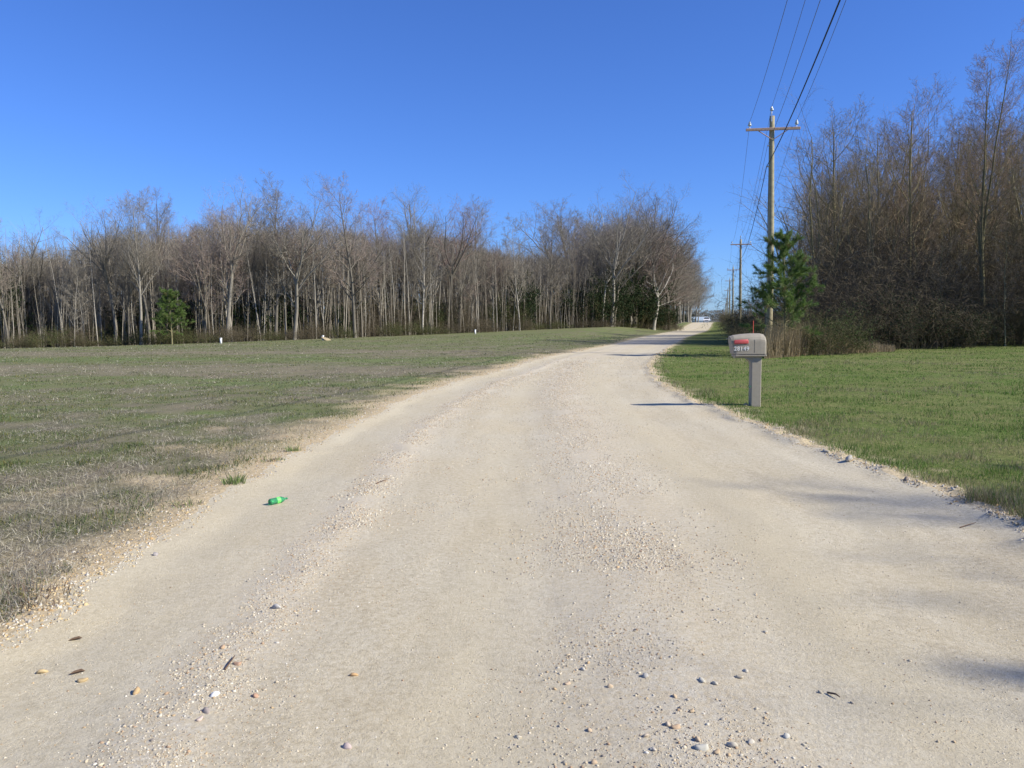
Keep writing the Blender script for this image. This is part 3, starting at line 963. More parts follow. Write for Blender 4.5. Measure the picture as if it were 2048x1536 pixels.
def pine_mesh(seed, H, Wd, dens=1.0):
    rng = np.random.default_rng(seed)
    t = grow(np.array([[0, 0, -0.2]]), np.array([[0.02, 0, 1.0]]), np.array([H + 0.1]), np.array([0.075]), 8, rng, 0.02, 0.02, 0.12)
    nb = 60
    l1, L1 = spawn(t, nb, 0.22, 0.98, 74, Wd / 2 / H * 1.12, 0.66, np.array([H]), rng, 0.45, 5, 0.08, 0.06, 0.3, 0.008, 0.4)
    l2, L2 = spawn(l1, 5, 0.35, 1.0, 40, 0.42, 0.3, L1, rng, 0.6, 2, 0.1, 0.10, 0.4, 0.005)
    a, b = tubes(t.P, t.R, 8); c, d = tubes(l1.P, l1.R, 4); e, f = tubes(l2.P, l2.R, 3)
    trunk = meshdata('trunk', np.concatenate([a, c, e]), np.concatenate([b, d + len(a), f + len(a) + len(c)]), 'bark_mossy', True)
    tips = np.concatenate([np.stack([l1.P[:, -1], unit(l1.P[:, -1] - l1.P[:, -2])], 1), np.stack([l2.P[:, -1], unit(l2.P[:, -1] - l2.P[:, -2])], 1),
                           np.stack([l2.P[:, 1], unit(l2.P[:, 1] - l2.P[:, 0])], 1), np.stack([l1.P[:, 3], unit(l1.P[:, 3] - l1.P[:, 2])], 1), np.stack([l1.P[:, 4], unit(l1.P[:, 4] - l1.P[:, 3])], 1)])
    m = int(130 * dens)
    i = np.repeat(np.arange(len(tips)), m); n = len(i)
    p = tips[i, 0] - tips[i, 1] * rng.uniform(0, 0.22, (n, 1))
    dr = unit(tips[i, 1] * rng.uniform(0.2, 1.1, (n, 1)) + unit(rng.normal(0, 1, (n, 3))) * 0.85 + np.array([0, 0, 0.15]))
    V, F = slivers(p, p + dr * rng.uniform(0.10, 0.22, (n, 1)), np.full(n, 0.0050), rng)
    cols = np.array([(0.13, 0.205, 0.05), (0.155, 0.235, 0.058), (0.095, 0.155, 0.042), (0.19, 0.235, 0.085), (0.20, 0.17, 0.08)])
    tc = cols[rng.choice(5, len(tips), p=[.3, .28, .2, .17, .05])]
    cc = tc[i] * rng.uniform(0.75, 1.25, (n, 1))
    return trunk, meshdata('crown', V, F, 'needle', col=np.repeat(cc, 3, 0))


PINE = pine_mesh(500, 5.7, 3.0)


def put_pine(p, h, w, label, rot=0.3):
    t = thing('pine_tree', label, 'tree', p, rot, 'young pines', (w / 3.0, w / 3.0, h / 5.7))
    ob('trunk', PINE[0], t); ob('crown', PINE[1], t)


put_pine(atd(1566, 35.5), 5.5, 2.8, 'young bright green pine in front of the nearest power pole')
d_ = edge_d(345) - 2.5
put_pine(atd(345, d_), 4.9, 3.0, 'small bright green pine at the foot of the wood beyond the field', 1.9)

# ------------------------------------------------------------------ the wood on the right
RG = 'bare trees of the wood on the right'


def rtree(pr, u, d, vt, lab, **k):
    put_tree(pr, (u - 1024) / FPX * d, d, height_for(u, vt, d) * (0.95 if pr == 'rmulti' else 0.92), lab, RG, **k)


rtree('rmulti', 1964, 50, 95, 'tall bare tree with several upright stems and mossy trunk, front of the right wood', rot=0.6)
rtree('rvase0', 1725, 54, 205, 'broad grey bare tree at the lane end of the right wood')
rtree('rvase1', 1668, 60, 235, 'bare tree with reddish twigs reaching out over the young pine')
rtree('rlead0', 1830, 54, 165, 'green-trunked bare tree between the broad grey tree and the tall many-stemmed one')
rtree('rlead1', 1760, 60, 210, 'slim bare tree behind the vine tangle of the right wood')
rtree('rvase0', 1900, 58, 200, 'dense bare tree just before the tall many-stemmed one', rot=2.2)
rtree('rvase1', 2040, 52, 190, 'bare tree beside the tall many-stemmed one at the picture edge')
rtree('rvase0', 1640, 53, 228, 'round-crowned bare tree nearest the power pole in the right wood', rot=0.4, fat=1.15)
rtree('rlead0', 1684, 57, 205, 'bare tree with dense twigs next after the round-crowned one', rot=1.4, fat=1.15)
rtree('rslim', 2010, 47, 430, 'thin sapling at the front of the right wood beside the tall tree')
rtree('rslim', 1885, 48, 420, 'thin leaning sapling in front of the dark hollies')
LAB_R = 'bare tree crowded in the depth of the right wood'
rr = np.random.default_rng(55)
RS_U = [1560, 1620, 1700, 1800, 1900, 2000, 2300]
RS_V = [400, 300, 250, 210, 200, 200, 190]
for dd in (60, 70, 82):
    u = 1650 + (dd - 58) * -0.6 + rr.uniform(0, 30)
    while u < 2300:
        uu = u + rr.normal(0, 12)
        vt = np.interp(uu, RS_U, RS_V) + abs(rr.normal(0, 30)) + (dd - 58) * 0.5
        pr = rr.choice(['rvase0', 'rvase1', 'rlead0', 'rlead1'])
        rtree(pr, uu, dd + rr.uniform(-3, 3), vt, ('forked' if 'vase' in pr else 'straight') + ' bare tree in the right wood ' + ('behind the young pine' if uu < 1690 else 'behind the vine tangle' if uu < 1780 else 'behind the dark hollies' if uu < 1900 else 'behind the tall many-stemmed tree' if uu < 2000 else 'past the tall many-stemmed tree') + (', first row back' if dd < 65 else ', second row back' if dd < 76 else ', farthest row'))
        u += rr.uniform(38, 66)
for u, d, vt in [(1600, 76, 400), (1622, 66, 330)]:
    rtree('rvase1' if u % 2 else 'rlead1', u, d, vt, 'low bare tree trailing off beside the nearest power pole, past the young pine')
for u in (2110, 2170, 2240):
    rtree('rvase0', u, 46, 180, LAB_R)

for u, d, s, pr, lab in [(1742, 49.5, 1.30, 'bramble', 'large dark vine tangle arching behind the young pine'), (1690, 48, 0.9, 'bramble', 'smaller vine tangle between the young pine and the dark hollies'),
                         (1800, 51.5, 1.2, 'bramble', 'vine tangle above the dark hollies'), (1860, 51.5, 1.1, 'bramble2', 'thorny thicket behind the dark hollies'),
                         (1930, 50, 1.1, 'bramble2', 'thorny thicket at the foot of the tall many-stemmed tree'), (2010, 50, 1.0, 'bramble2', 'thorny thicket past the tall many-stemmed tree'),
                         (2080, 50, 1.0, 'bramble2', 'thorny thicket beyond the picture edge')]:
    put_shrub(pr, (u - 1024) / FPX * d, d, s, lab, 'thickets of the right wood', 'bramble_thicket')
for u, d, s, lab in [(1715, 54, 1.7, 'high vine thicket behind the large arching tangle'), (1790, 56, 1.75, 'high vine thicket right of the large arching tangle'),
                     (1865, 55, 1.6, 'high vine thicket before the tall many-stemmed tree'), (1950, 56, 1.6, 'high vine thicket behind the tall many-stemmed tree'),
                     (2035, 56, 1.7, 'high vine thicket past the tall many-stemmed tree'), (1660, 53, 1.35, 'high vine thicket nearest the young pine')]:
    put_shrub('bramble', (u - 1024) / FPX * d, d, s, lab, 'thickets of the right wood', 'bramble_thicket')
for u, d, s, lab in [(1720, 43.5, 0.85, 'dark evergreen holly nearest the dry reeds'), (1775, 44.5, 1.05, 'dark evergreen holly second from the dry reeds, with rusty leaves'),
                     (1835, 45.5, 1.05, 'dark evergreen holly in the middle of the dark clump'), (1890, 46, 0.9, 'dark evergreen holly of the clump nearest the tall many-stemmed tree'),
                     (1800, 48.5, 1.25, 'dark evergreen holly at the back of the dark clump')]:
    put_shrub('holly', (u - 1024) / FPX * d, d, s, lab, 'dark hollies of the right wood', 'holly_shrub')
for u, d, s, pr, lab in [(1622, 37.5, 0.85, 'olive0', 'olive green shrub right of the young pine stem'), (1585, 37, 0.6, 'olive1', 'olive shrub under the young pine'),
                         (1660, 38.5, 0.8, 'olive1', 'olive shrub between the young pine and the hollies'), (1545, 40, 0.55, 'bramble2', 'brown shrub at the foot of the nearest power pole'),
                         (1512, 58, 0.6, 'ever1', 'dark rounded shrub left of the nearest power pole'), (1492, 70, 0.6, 'brown0', 'brown shrub beside the second power pole'),
                         (1522, 52, 0.7, 'bramble2', 'brown thorny shrub just behind the nearest power pole'), (1502, 64, 0.6, 'bramble2', 'brown thorny shrub behind the dark rounded one')]:
    put_shrub(pr, (u - 1024) / FPX * d, d, s, lab, 'shrubs around the power poles')
for i, (u, d) in enumerate([(1462, 120), (1468, 150), (1456, 175), (1450, 210), (1478, 110), (1490, 95)]):
    put_shrub('olive0' if i % 2 else 'brown0', (u - 1024) / FPX * d, d, 0.8, 'low shrub on the bank right of the far lane', 'shrubs on the far right bank')
for u, d, vt in [(1497, 150, 597), (1512, 140, 592), (1480, 210, 606), (1525, 120, 560), (1446, 400, 622), (1440, 430, 624)]:
    rtree('rlead0', u, d, vt, 'small bare far tree between the power poles')

# dry reeds in front of the right wood
rng = np.random.default_rng(66)
n = 9000
uu = rng.uniform(1530, 1790, n); dd = 34.5 + (uu - 1530) / 260 * 7 + rng.uniform(-1.2, 2.6, n)
x = (uu - 1024) / FPX * dd; y = dd
hh = np.interp(uu, [1530, 1560, 1640, 1700, 1790], [1.3, 1.75, 1.4, 0.8, 0.35]) * rng.uniform(0.4, 1.1, n)
A = np.stack([x, y, gz(x, y) - 0.02], 1)
B = A + np.stack([rng.normal(0, 0.16, n) * hh, rng.normal(0, 0.16, n) * hh, hh], 1)
V, F = slivers(A, B, np.full(n, 0.010), rng)
cc = np.array([(0.30, 0.23, 0.14), (0.36, 0.29, 0.18), (0.25, 0.20, 0.115), (0.21, 0.17, 0.09)])[rng.integers(0, 4, n)] * rng.uniform(0.7, 1.2, (n, 1))
tag(ob('dry_reeds', meshdata('dry_reeds', V, F, 'straw', col=np.repeat(cc, 3, 0))), 'tan dry reeds standing before the right wood', 'dry reeds', None, 'stuff')

# one bare tree outside the frame on the right: its branches shade the near verge
put_pine(Vector((23.4, 1.6, gz1(23.4, 1.6))), 13.0, 4.6, 'pine out of frame on the right, shading the grass corner and the lane edge', 0.7)
put_pine(Vector((24.2, -2.9, gz1(24.2, -2.9))), 15.2, 5.0, 'second pine out of frame on the right, shading the near lane', 2.1)
put_tree('rlead0', 23.6, 0.6, 15.6, 'slender bare tree out of frame on the right, beside the first pine', None, 2.0)
put_tree('rvase1', 25.6, -3.4, 17.5, 'bare tree out of frame on the right, its branch shadows falling on the lane', None, 1.0)

# ------------------------------------------------------------------ far woods beyond the crest and behind the wood (masses)
rng = np.random.default_rng(77)


def mass(name, pts, label, tw=2.2, col=((0.20, 0.165, 0.13), (0.16, 0.14, 0.10)), tws=1100):
    V, T, n, c = [], [], 0, []
    for (x, y, h, w) in pts:
        z0 = gz1(x, y)
        m = tws
        a = rng.uniform(0, 6.28, m); q = np.sqrt(rng.uniform(0, 1, m)) * w / 2; zz = h * (0.15 + 0.85 * rng.uniform(0, 1, m))
        q = q * np.interp(zz / h, [0, 0.45, 0.75, 1], [0.7, 1.0, 0.85, 0.3])
        p = np.stack([x + np.cos(a) * q, y + np.sin(a) * q, z0 + zz], 1)
        e = p + np.stack([np.cos(a) * 0.5, np.sin(a) * 0.5, np.full(m, 1.0)], 1) * rng.uniform(0.6, 1.8, (m, 1)) + rng.normal(0, 0.3, (m, 3))
        v, f = slivers(p, e, np.full(m, 0.02 * tw), rng); V.append(v); T.append(f + n); n += len(v)
        c.append(np.repeat(np.array(col)[rng.integers(0, len(col), m)] * rng.uniform(0.75, 1.2, (m, 1)), 3, 0))
    tag(ob(name, meshdata(name, np.concatenate(V), np.concatenate(T), 'brushwood', col=np.concatenate(c))), label, 'wood', None, 'stuff')


pts = []
for i in range(130):
    u = rng.uniform(-260, 1290); d = edge_d(u) + rng.uniform(16, 60)
    pts.append(((u - 1024) / FPX * d, d, max(8, height_for(u, np.interp(u, SKY_U, SKY_V) + 55, d)), 8.0))
mass('wood_depth', pts, 'grey brown depth of the wood behind its trees', 1.1, col=((0.29, 0.25, 0.20), (0.25, 0.22, 0.17), (0.31, 0.265, 0.215)), tws=1300)
# thin saplings standing too close to count
n = 3400
uu = rng.uniform(-230, 1300, n); dd = np.interp(uu, EDGE_U, EDGE_D) + rng.uniform(1, 26, n)
x = (uu - 1024) / FPX * dd; hh = rng.uniform(3, 12, n)
A = np.stack([x, dd, gz(x, dd) - 0.1], 1)
lv = grow(A, unit(np.stack([rng.normal(0, .045, n), rng.normal(0, .045, n), np.ones(n)], 1)), hh, 0.012 + hh * 0.0045, 4, rng, 0.03, 0.02, 0.2)
V1, F1 = tubes(lv.P, lv.R, 4)
l1, L1 = spawn(lv, 12, 0.25, 1, 38, 0.2, 0.3, hh, rng, 0.5, 1, 0.1, 0.05, 0.3, 0.006)
V2, F2 = slivers(l1.P[:, 0], l1.P[:, 1], np.full(len(l1.P), 0.008), rng)
c1 = np.array([(0.22, 0.195, 0.155), (0.28, 0.25, 0.20), (0.18, 0.155, 0.12), (0.36, 0.33, 0.275)])[rng.integers(0, 4, n)]
cc = np.concatenate([np.repeat(c1, V1.shape[0] // n, 0), np.repeat(c1[np.repeat(np.arange(n), 12)] * 0.8, 3, 0)])
tag(ob('sapling_thicket', meshdata('sapling_thicket', np.concatenate([V1, V2]), [F1, F2 + len(V1)], 'brushwood', col=cc)), 'thin grey saplings crowding between the trunks of the wood', 'saplings', None, 'stuff')
pts = []
for i in range(50):
    u = rng.uniform(1640, 2300); d = rng.uniform(102, 125)
    pts.append(((u - 1024) / FPX * d, d, rng.uniform(13, 18), 9.0))
mass('right_wood_depth', pts, 'dark depth of the right wood behind its trees', 1.2, tws=1300)
pts = [(x, 900 + rng.uniform(-40, 60), rng.uniform(11, 16), 30.0) for x in np.arange(80, 420, 7.0)]
mass('far_wood', pts, 'bluish far line of woods beyond the crest of the lane', 11, tws=900)

# ------------------------------------------------------------------ far farm shed and car on the crest
sx, sy = 90.5, 400.0
sz = gz1(sx, sy)
sh = thing('farm_shed', 'long pale metal-roofed farm shed far beyond the crest of the lane', 'shed', (sx, sy, sz), 0.05)
MB().box((0, 0, 1.4), (14, 10, 2.8)).build('wall', 'shed_wall', sh)
m = MB(); m.add([(-7.4, -5.4, 2.75), (7.4, -5.4, 2.75), (7.4, 0, 4.6), (-7.4, 0, 4.6), (-7.4, 5.4, 2.75), (7.4, 5.4, 2.75),
                 (-7.4, -5.4, 2.85), (7.4, -5.4, 2.85), (7.4, 0, 4.7), (-7.4, 0, 4.7), (-7.4, 5.4, 2.85), (7.4, 5.4, 2.85)],
                np.array([(3, 2, 1, 0), (4, 5, 2, 3), (6, 7, 8, 9), (9, 8, 11, 10), (0, 1, 7, 6), (5, 4, 10, 11), (1, 2, 8, 7), (2, 5, 11, 8), (3, 0, 6, 9), (4, 3, 9, 10)]))
m.build('roof', 'shed_metal', sh)
MB().box((-3, -5.03, 1.2), (3.0, 0.08, 2.4)).build('door', 'shed_metal', sh)

cy_ = 232.0
cx_ = float((_sm(cy_, YL, XL) + _sm(cy_, YR, XR)) / 2) + 0.4
car = thing('parked_car', 'small white car far down the lane on the crest, facing the camera', 'car', (cx_, cy_, gz1(cx_, cy_)), -0.25)
m = MB()
prof = [(-2.1, 0.35, 0.85), (-2.05, 0.75, 0.86), (-1.0, 0.95, 0.88), (-0.35, 1.45, 0.68), (1.0, 1.48, 0.68), (1.8, 1.05, 0.84), (2.1, 0.9, 0.84), (2.12, 0.35, 0.83)]
Vc = []
for yy, zt, w in prof: Vc += [(-w if zt < 1.2 else -w, yy, zt), (w, yy, zt)]
for yy, zt, w in prof: Vc += [(-0.86, yy, 0.3), (0.86, yy, 0.3)]
Fc = []
for i in range(7):
    a = 2 * i; b = 16 + 2 * i
    Fc += [(a, a + 1, a + 3, a + 2), (b + 1, b, b + 2, b + 3), (a, a + 2, b + 2, b), (a + 3, a + 1, b + 1, b + 3)]
Fc += [(1, 0, 16, 17), (14, 15, 31, 30)]
m.add(Vc, np.array(Fc)); m.build('body', 'car_white', car)
MB().add([(-0.78, -0.96, 1.0), (0.78, -0.96, 1.0), (0.6, -0.40, 1.44), (-0.6, -0.40, 1.44)], np.array([(0, 1, 2, 3)])).build('windscreen', 'car_glass', car)
for sx_ in (-1, 1):
    MB().box((sx_ * 0.62, -2.09, 0.68), (0.34, 0.06, 0.14), bev=0.02).build('headlight', 'lamp_glass', car)
    for yy in (-1.35, 1.35):
        MB().tube([(sx_ * 0.68, yy, 0.32), (sx_ * 0.88, yy, 0.32)], 0.32, 16).build('wheel', 'tyre_rubber', car)
MB().box((0, -2.11, 0.5), (0.9, 0.04, 0.16), bev=0.015).build('grille', 'tyre_rubber', car)

# ------------------------------------------------------------------ mailbox
mp = at(1509, 813)
mb = thing('mailbox', 'taupe plastic mailbox on a matching post, numbered 28149, at the lane edge', 'mailbox', mp, 0.0)
pw = 0.185
MB().box((0.0, 0, 0.45), (pw, 0.17, 1.00), bev=0.012).build('post', 'mailbox_plastic', mb)
# curved bracket from the post to under the box
arc = [(-pw / 2 + 0.004, 0.66)] + [(-pw / 2 - 0.155 + 0.155 * math.cos(a), 0.78 + 0.155 * math.sin(a)) for a in np.linspace(0.0, math.pi / 2, 9)] + [(-0.40, 0.94)]
arc += [(-0.40, 0.962), (-pw / 2 + 0.004, 0.962)]
arc = [(x, z - 0.026) for x, z in arc]
m = MB(); k = len(arc)
Vb = [(x, -0.075, z) for x, z in arc] + [(x, 0.075, z) for x, z in arc]
tri = []
c0 = k - 1
for i in range(k - 2): tri.append((c0, i + 1, i)); tri.append((k + c0, k + i, k + i + 1))
m.add(Vb, [np.array([(i, (i + 1) % k, k + (i + 1) % k, k + i) for i in range(k)]), np.array(tri)])
m.build('bracket', 'mailbox_plastic', mb)
# box body: lofted sections along X, domed top
def boxloft(xs, zt, zb, hw, mat, name, par, slant=None):
    m = MB(); ring = []
    for i, x in enumerate(xs):
        h = zt[i] - zb[i]
        pts = [(-hw[i], 0), (-hw[i], 0.62)] + [(-hw[i] * math.cos(a), 0.62 + 0.38 * math.sin(a)) for a in np.linspace(0.25, math.pi - 0.25, 9)] + [(hw[i], 0.62), (hw[i], 0)]
        for q, z in pts: ring.append((x + (slant[i] * (1 - z) if slant else 0), q, zb[i] + h * z))
    n = len(pts)
    F = [(i * n + j, i * n + (j + 1) % n, (i + 1) * n + (j + 1) % n, (i + 1) * n + j) for i in range(len(xs) - 1) for j in range(n)]
    V = ring + [tuple(np.mean(ring[:n], 0)), tuple(np.mean(ring[-n:], 0))]
    T = [(len(ring), (j + 1) % n, j) for j in range(n)] + [(len(ring) + 1, len(ring) - n + j, len(ring) - n + (j + 1) % n) for j in range(n)]
    m.add(V, [np.array(F), np.array(T)])
    return m.build(name, mat, par, False)
xs = [-0.475, -0.44, -0.30, -0.12, 0.06, 0.13, 0.158, 0.168]
body = boxloft(xs, [1.315, 1.33, 1.35, 1.362, 1.362, 1.345, 1.305, 1.28], [0.982] * 8, [0.125, 0.132, 0.136, 0.138, 0.138, 0.135, 0.125, 0.10], 'mailbox_plastic', 'box_body', mb,
               [0.06, 0.055, 0.02, 0, 0, 0, 0, 0])
MB().box((-0.122, 0, 0.957), (0.585, 0.272, 0.046), bev=0.012).build('tray', 'mailbox_plastic', mb)
door = boxloft([-0.498, -0.490, -0.479], [1.312, 1.316, 1.316], [0.986, 0.982, 0.982], [0.118, 0.125, 0.126], 'mailbox_plastic', 'door', mb, [0.06, 0.06, 0.06])
MB().tube([(-0.515, -0.03, 1.26), (-0.535, -0.03, 1.262), (-0.535, 0.03, 1.262), (-0.515, 0.03, 1.26)], 0.008, 6).build('handle', 'mailbox_plastic', door)
MB().box((-0.10, -0.139, 0.983), (0.57, 0.004, 0.006)).build('seam_line', 'seam', mb)
MB().box((-0.06, -0.1393, 1.13), (0.0035, 0.003, 0.24)).build('seam_line', 'seam', mb)
fr = MB().box((-0.305, -0.1385, 1.215), (0.30, 0.006, 0.115), bev=0.002).build('flag_recess', 'mailbox_plastic', mb)
fl = MB(); fl.tube([(-0.442, 0, 1.203), (-0.43, 0, 1.204), (-0.19, 0, 1.214), (-0.178, 0, 1.215)], [0.026, 0.040, 0.040, 0.026], 12)
fl.v = [v * np.array([1, 0.22, 1]) + np.array([0, -0.147, 0]) for v in fl.v]
fo = fl.build('flag', 'flag_red', mb, True); fo.scale = (1, 1, 1)
cu = bpy.data.curves.new('house_number', 'FONT')
cu.body = '28149'; cu.size = 0.104; cu.align_x = 'CENTER'; cu.extrude = 0.0012; cu.offset = 0.0004; cu.space_character = 1.1
cu.materials.append(MATS['number_white'])
tmp = bpy.data.objects.new('house_number_curve', cu); C.objects.link(tmp)
bpy.context.view_layer.update()
num = bpy.data.meshes.new_from_object(tmp.evaluated_get(bpy.context.evaluated_depsgraph_get()))
bpy.data.objects.remove(tmp)
tx = ob('house_number', num, mb)
tx.location = (-0.30, -0.1430, 1.050); tx.rotation_euler = (math.pi / 2, 0, 0)
tx['label'] = 'white number 28149'
MB().tube([(-0.0965, -0.089, 0.385), (0.0965, -0.089, 0.39), (0.0965, 0.089, 0.39), (-0.0965, 0.089, 0.385), (-0.0965, -0.089, 0.385)], 0.008, 5).build('string', 'string_green', mb)
MB().tube([(-0.10, -0.085, 0.385), (-0.125, -0.09, 0.375), (-0.13, -0.09, 0.36)], 0.008, 5).build('string_knot', 'string_green', mb)
st = MB().tube([(0, 0, -0.1), (0.004, 0, 0.8), (0.0, 0, 1.58)], 0.0065, 8).build('marker_rod', 'rod_red', None, True, (mp.x + 0.075, mp.y + 0.42, gz1(mp.x + 0.075, mp.y + 0.42)))
tag(st, 'thin red marker rod sticking up just behind the mailbox', 'marker rod')
tag(MB().add(*[(lambda v: (v[0], v[1]))(v) for v in [(np.array([(-0.09, 0, 0), (0, -0.05, 0.02), (0.09, 0, 0), (0, 0.06, 0), (0.01, 0, 0.075), (-0.05, 0, 0.05)]),
    np.array([(0, 1, 5), (1, 4, 5), (1, 2, 4), (2, 3, 4), (3, 5, 4), (3, 0, 5)]))]][0]).build('edge_stone', 'sand_heap', None, False, mp + Vector((-0.17, -0.02, 0.0))),
    'pinkish stone lying at the foot of the mailbox post', 'stone')

# ------------------------------------------------------------------ white marker pipes in the field
for (u, v, hgt), lab in zip([(443, 687, 0.42), (647, 683, 0.40), (951, 666, 0.42)],
                            ['white marker pipe in the field below the tallest spreading tree', 'white marker pipe in the field beside a small sand heap',
                             'white marker pipe in the field below the orange-brown slim tree']):
    d = edge_d(u) - 8
    p = atd(u, d)
    t = thing('marker_pipe', lab, 'marker pipe', p, 0, 'white pipes in the field')
    MB().tube([(0, 0, -0.1), (0, 0, hgt)], 0.085, 12).build('pipe', 'white_pipe', t, True)
    MB().tube([(0, 0, hgt - 0.03), (0, 0, hgt + 0.05)], 0.10, 12).build('cap', 'white_pipe', t)
    if u == 647:
        m = MB(); prof = [(0.0, 0.8), (0.05, 0.6), (0.12, 0.35), (0.16, 0.08)]
        m.tube([(0.03 * i, 0, a) for i, (a, _) in enumerate(prof)], [b for _, b in prof], 14)
        tag(m.build('sand_heap', 'sand_heap', None, True, atd(657, d - 0.5) + Vector((0, 0, -0.02))), 'small heap of sand beside a white marker pipe', 'sand heap')

# ------------------------------------------------------------------ green bottle
bp = at(556, 1003)
bt = thing('plastic_bottle', 'empty green plastic soda bottle lying on the lane near the field', 'bottle', bp + Vector((0, 0, 0.029)), 0, None, 0.55)
ax = Vector((0.20, 0.27, 0.0)).normalized()
bt.rotation_euler = ax.to_track_quat('Z', 'Y').to_euler()
prof = [(-0.165, 0.012), (-0.168, 0.034), (-0.158, 0.048), (-0.14, 0.0525), (-0.05, 0.0525), (-0.04, 0.050), (0.03, 0.050), (0.04, 0.0525), (0.065, 0.051), (0.10, 0.038), (0.13, 0.022), (0.142, 0.0155), (0.15, 0.0155), (0.152, 0.017), (0.158, 0.0155), (0.165, 0.0155)]
MB().tube([(0, 0, a) for a, _ in prof], [b for _, b in prof], 20).build('bottle_body', 'bottle_green', bt, True)
MB().tube([(0, 0, -0.038), (0, 0, 0.028)], 0.0512, 20, cap=False).build('label_band', 'bottle_label', bt, True)
MB().tube([(0, 0, 0.160), (0, 0, 0.182)], 0.0175, 14).build('cap', 'bottle_cap', bt, True)

# ------------------------------------------------------------------ stones
PHI = (1 + 5 ** .5) / 2
ICO = unit(np.array([(-1, PHI, 0), (1, PHI, 0), (-1, -PHI, 0), (1, -PHI, 0), (0, -1, PHI), (0, 1, PHI), (0, -1, -PHI), (0, 1, -PHI), (PHI, 0, -1), (PHI, 0, 1), (-PHI, 0, -1), (-PHI, 0, 1)]))
ICOF = np.array([(0, 11, 5), (0, 5, 1), (0, 1, 7), (0, 7, 10), (0, 10, 11), (1, 5, 9), (5, 11, 4), (11, 10, 2), (10, 7, 6), (7, 1, 8), (3, 9, 4), (3, 4, 2), (3, 2, 6), (3, 6, 8), (3, 8, 9), (4, 9, 5), (2, 4, 11), (6, 2, 10), (8, 6, 7), (9, 8, 1)])
OCT = np.array([(1, 0, -.45), (-.8, .5, -.45), (-.6, -.9, -.45), (.5, .25, .8), (-.35, .3, .9), (-.1, -.5, .75)], float)     # a small chip, its foot in the ground
OCTF = np.array([(3, 4, 5), (0, 1, 3), (1, 4, 3), (1, 2, 4), (2, 5, 4), (2, 0, 5), (0, 3, 5)])
STONE = np.array([(0.54, 0.45, 0.31), (0.57, 0.50, 0.37), (0.62, 0.57, 0.46), (0.42, 0.38, 0.31), (0.52, 0.38, 0.22), (0.43, 0.30, 0.19), (0.66, 0.62, 0.53), (0.34, 0.30, 0.25), (0.58, 0.50, 0.36), (0.64, 0.57, 0.43), (0.60, 0.53, 0.40)])


def stones(x, y, r, rng, base, faces, cols=STONE, sink=0.36):
    n = len(x); k = len(base)
    sc = r[:, None] * np.stack([rng.uniform(0.8, 1.45, n), rng.uniform(0.7, 1.1, n), rng.uniform(0.45, 0.85, n)], 1)
    P = base[None] * rng.uniform(0.68, 1.25, (n, k, 1)) * sc[:, None]
    a = rng.uniform(0, 6.28, n); ca, sa = np.cos(a)[:, None], np.sin(a)[:, None]
    X = P[..., 0] * ca - P[..., 1] * sa; Y = P[..., 0] * sa + P[..., 1] * ca
    z = gz(x, y) + sc[:, 2] * (1 - 2 * sink) * 0.8
    V = np.stack([X + x[:, None], Y + y[:, None], P[..., 2] + z[:, None]], -1).reshape(-1, 3)
    F = (faces[None] + (np.arange(n) * k)[:, None, None]).reshape(-1, 3)
    c = cols[rng.integers(0, len(cols), n)] * rng.uniform(0.66, 1.02, (n, 1))
    return V, F, np.repeat(c, k, 0)


rng = np.random.default_rng(88)


def road_points(n, tfun, y0, y1, pw=1.0):
    q = rng.uniform(0, 1, n)
    Y = (y0 ** (1 - pw) + q * (y1 ** (1 - pw) - y0 ** (1 - pw))) ** (1 / (1 - pw)) if pw != 1 else y0 * (y1 / y0) ** q
    t = tfun(Y, n)
    X = xl(Y) + (xr(Y) - xl(Y)) * t
    return X, Y


parts = []
def add_road(n, tfun, y0, y1, rlo, rhi, base, faces, thin=0.0, pw=1.0):
    X, Y = road_points(n, tfun, y0, y1, pw)
    if thin:
        keep = fbm(X * 2.2, Y * 1.3, 91, 3) > rng.uniform(0.25, 0.25 + thin, len(X))
        X, Y = X[keep], Y[keep]
    r = rlo + (rhi - rlo) * rng.beta(1, 4.5, len(X))
    r = np.maximum(r, Y * 0.00055)
    parts.append(stones(X, Y, r, rng, base, faces))


b1 = lambda Y, n: band1(Y) + rng.normal(0, 0.022, n)
b1w = lambda Y, n: band1(Y) + np.abs(rng.normal(0, 0.09, n))
b2 = lambda Y, n: band2(Y) + rng.normal(0, 0.06, n)
al = lambda Y, n: rng.uniform(0.02, 0.98, n)
add_road(4200, b1, 2.2, 6, 0.0025, 0.013, ICO, ICOF, 0.35)
add_road(9000, b1, 2.2, 7, 0.002, 0.009, OCT, OCTF, 0.2)
add_road(11000, b1w, 2.2, 6, 0.002, 0.008, OCT, OCTF, 0.4)
add_road(5500, b2, 2.2, 6, 0.0025, 0.013, ICO, ICOF, 0.4)
add_road(12000, al, 2.2, 6, 0.002, 0.009, OCT, OCTF, 0.3)
add_road(1800, b2, 2.2, 4.2, 0.003, 0.016, ICO, ICOF, 0.5)
add_road(24000, b2, 2.2, 6, 0.0018, 0.007, OCT, OCTF, 0.3)
add_road(13000, b1, 6, 22, 0.004, 0.017, OCT, OCTF, 0.2)
add_road(11000, b1w, 6, 25, 0.004, 0.014, OCT, OCTF, 0.35)
add_road(30000, b2, 5, 32, 0.004, 0.017, OCT, OCTF, 0.3)
add_road(11000, al, 6, 35, 0.003, 0.011, OCT, OCTF, 0.3)
V = []; F = []; c = []; n0 = 0
for v, f, cc in parts: V.append(v); F.append(f + n0); c.append(cc); n0 += len(v)
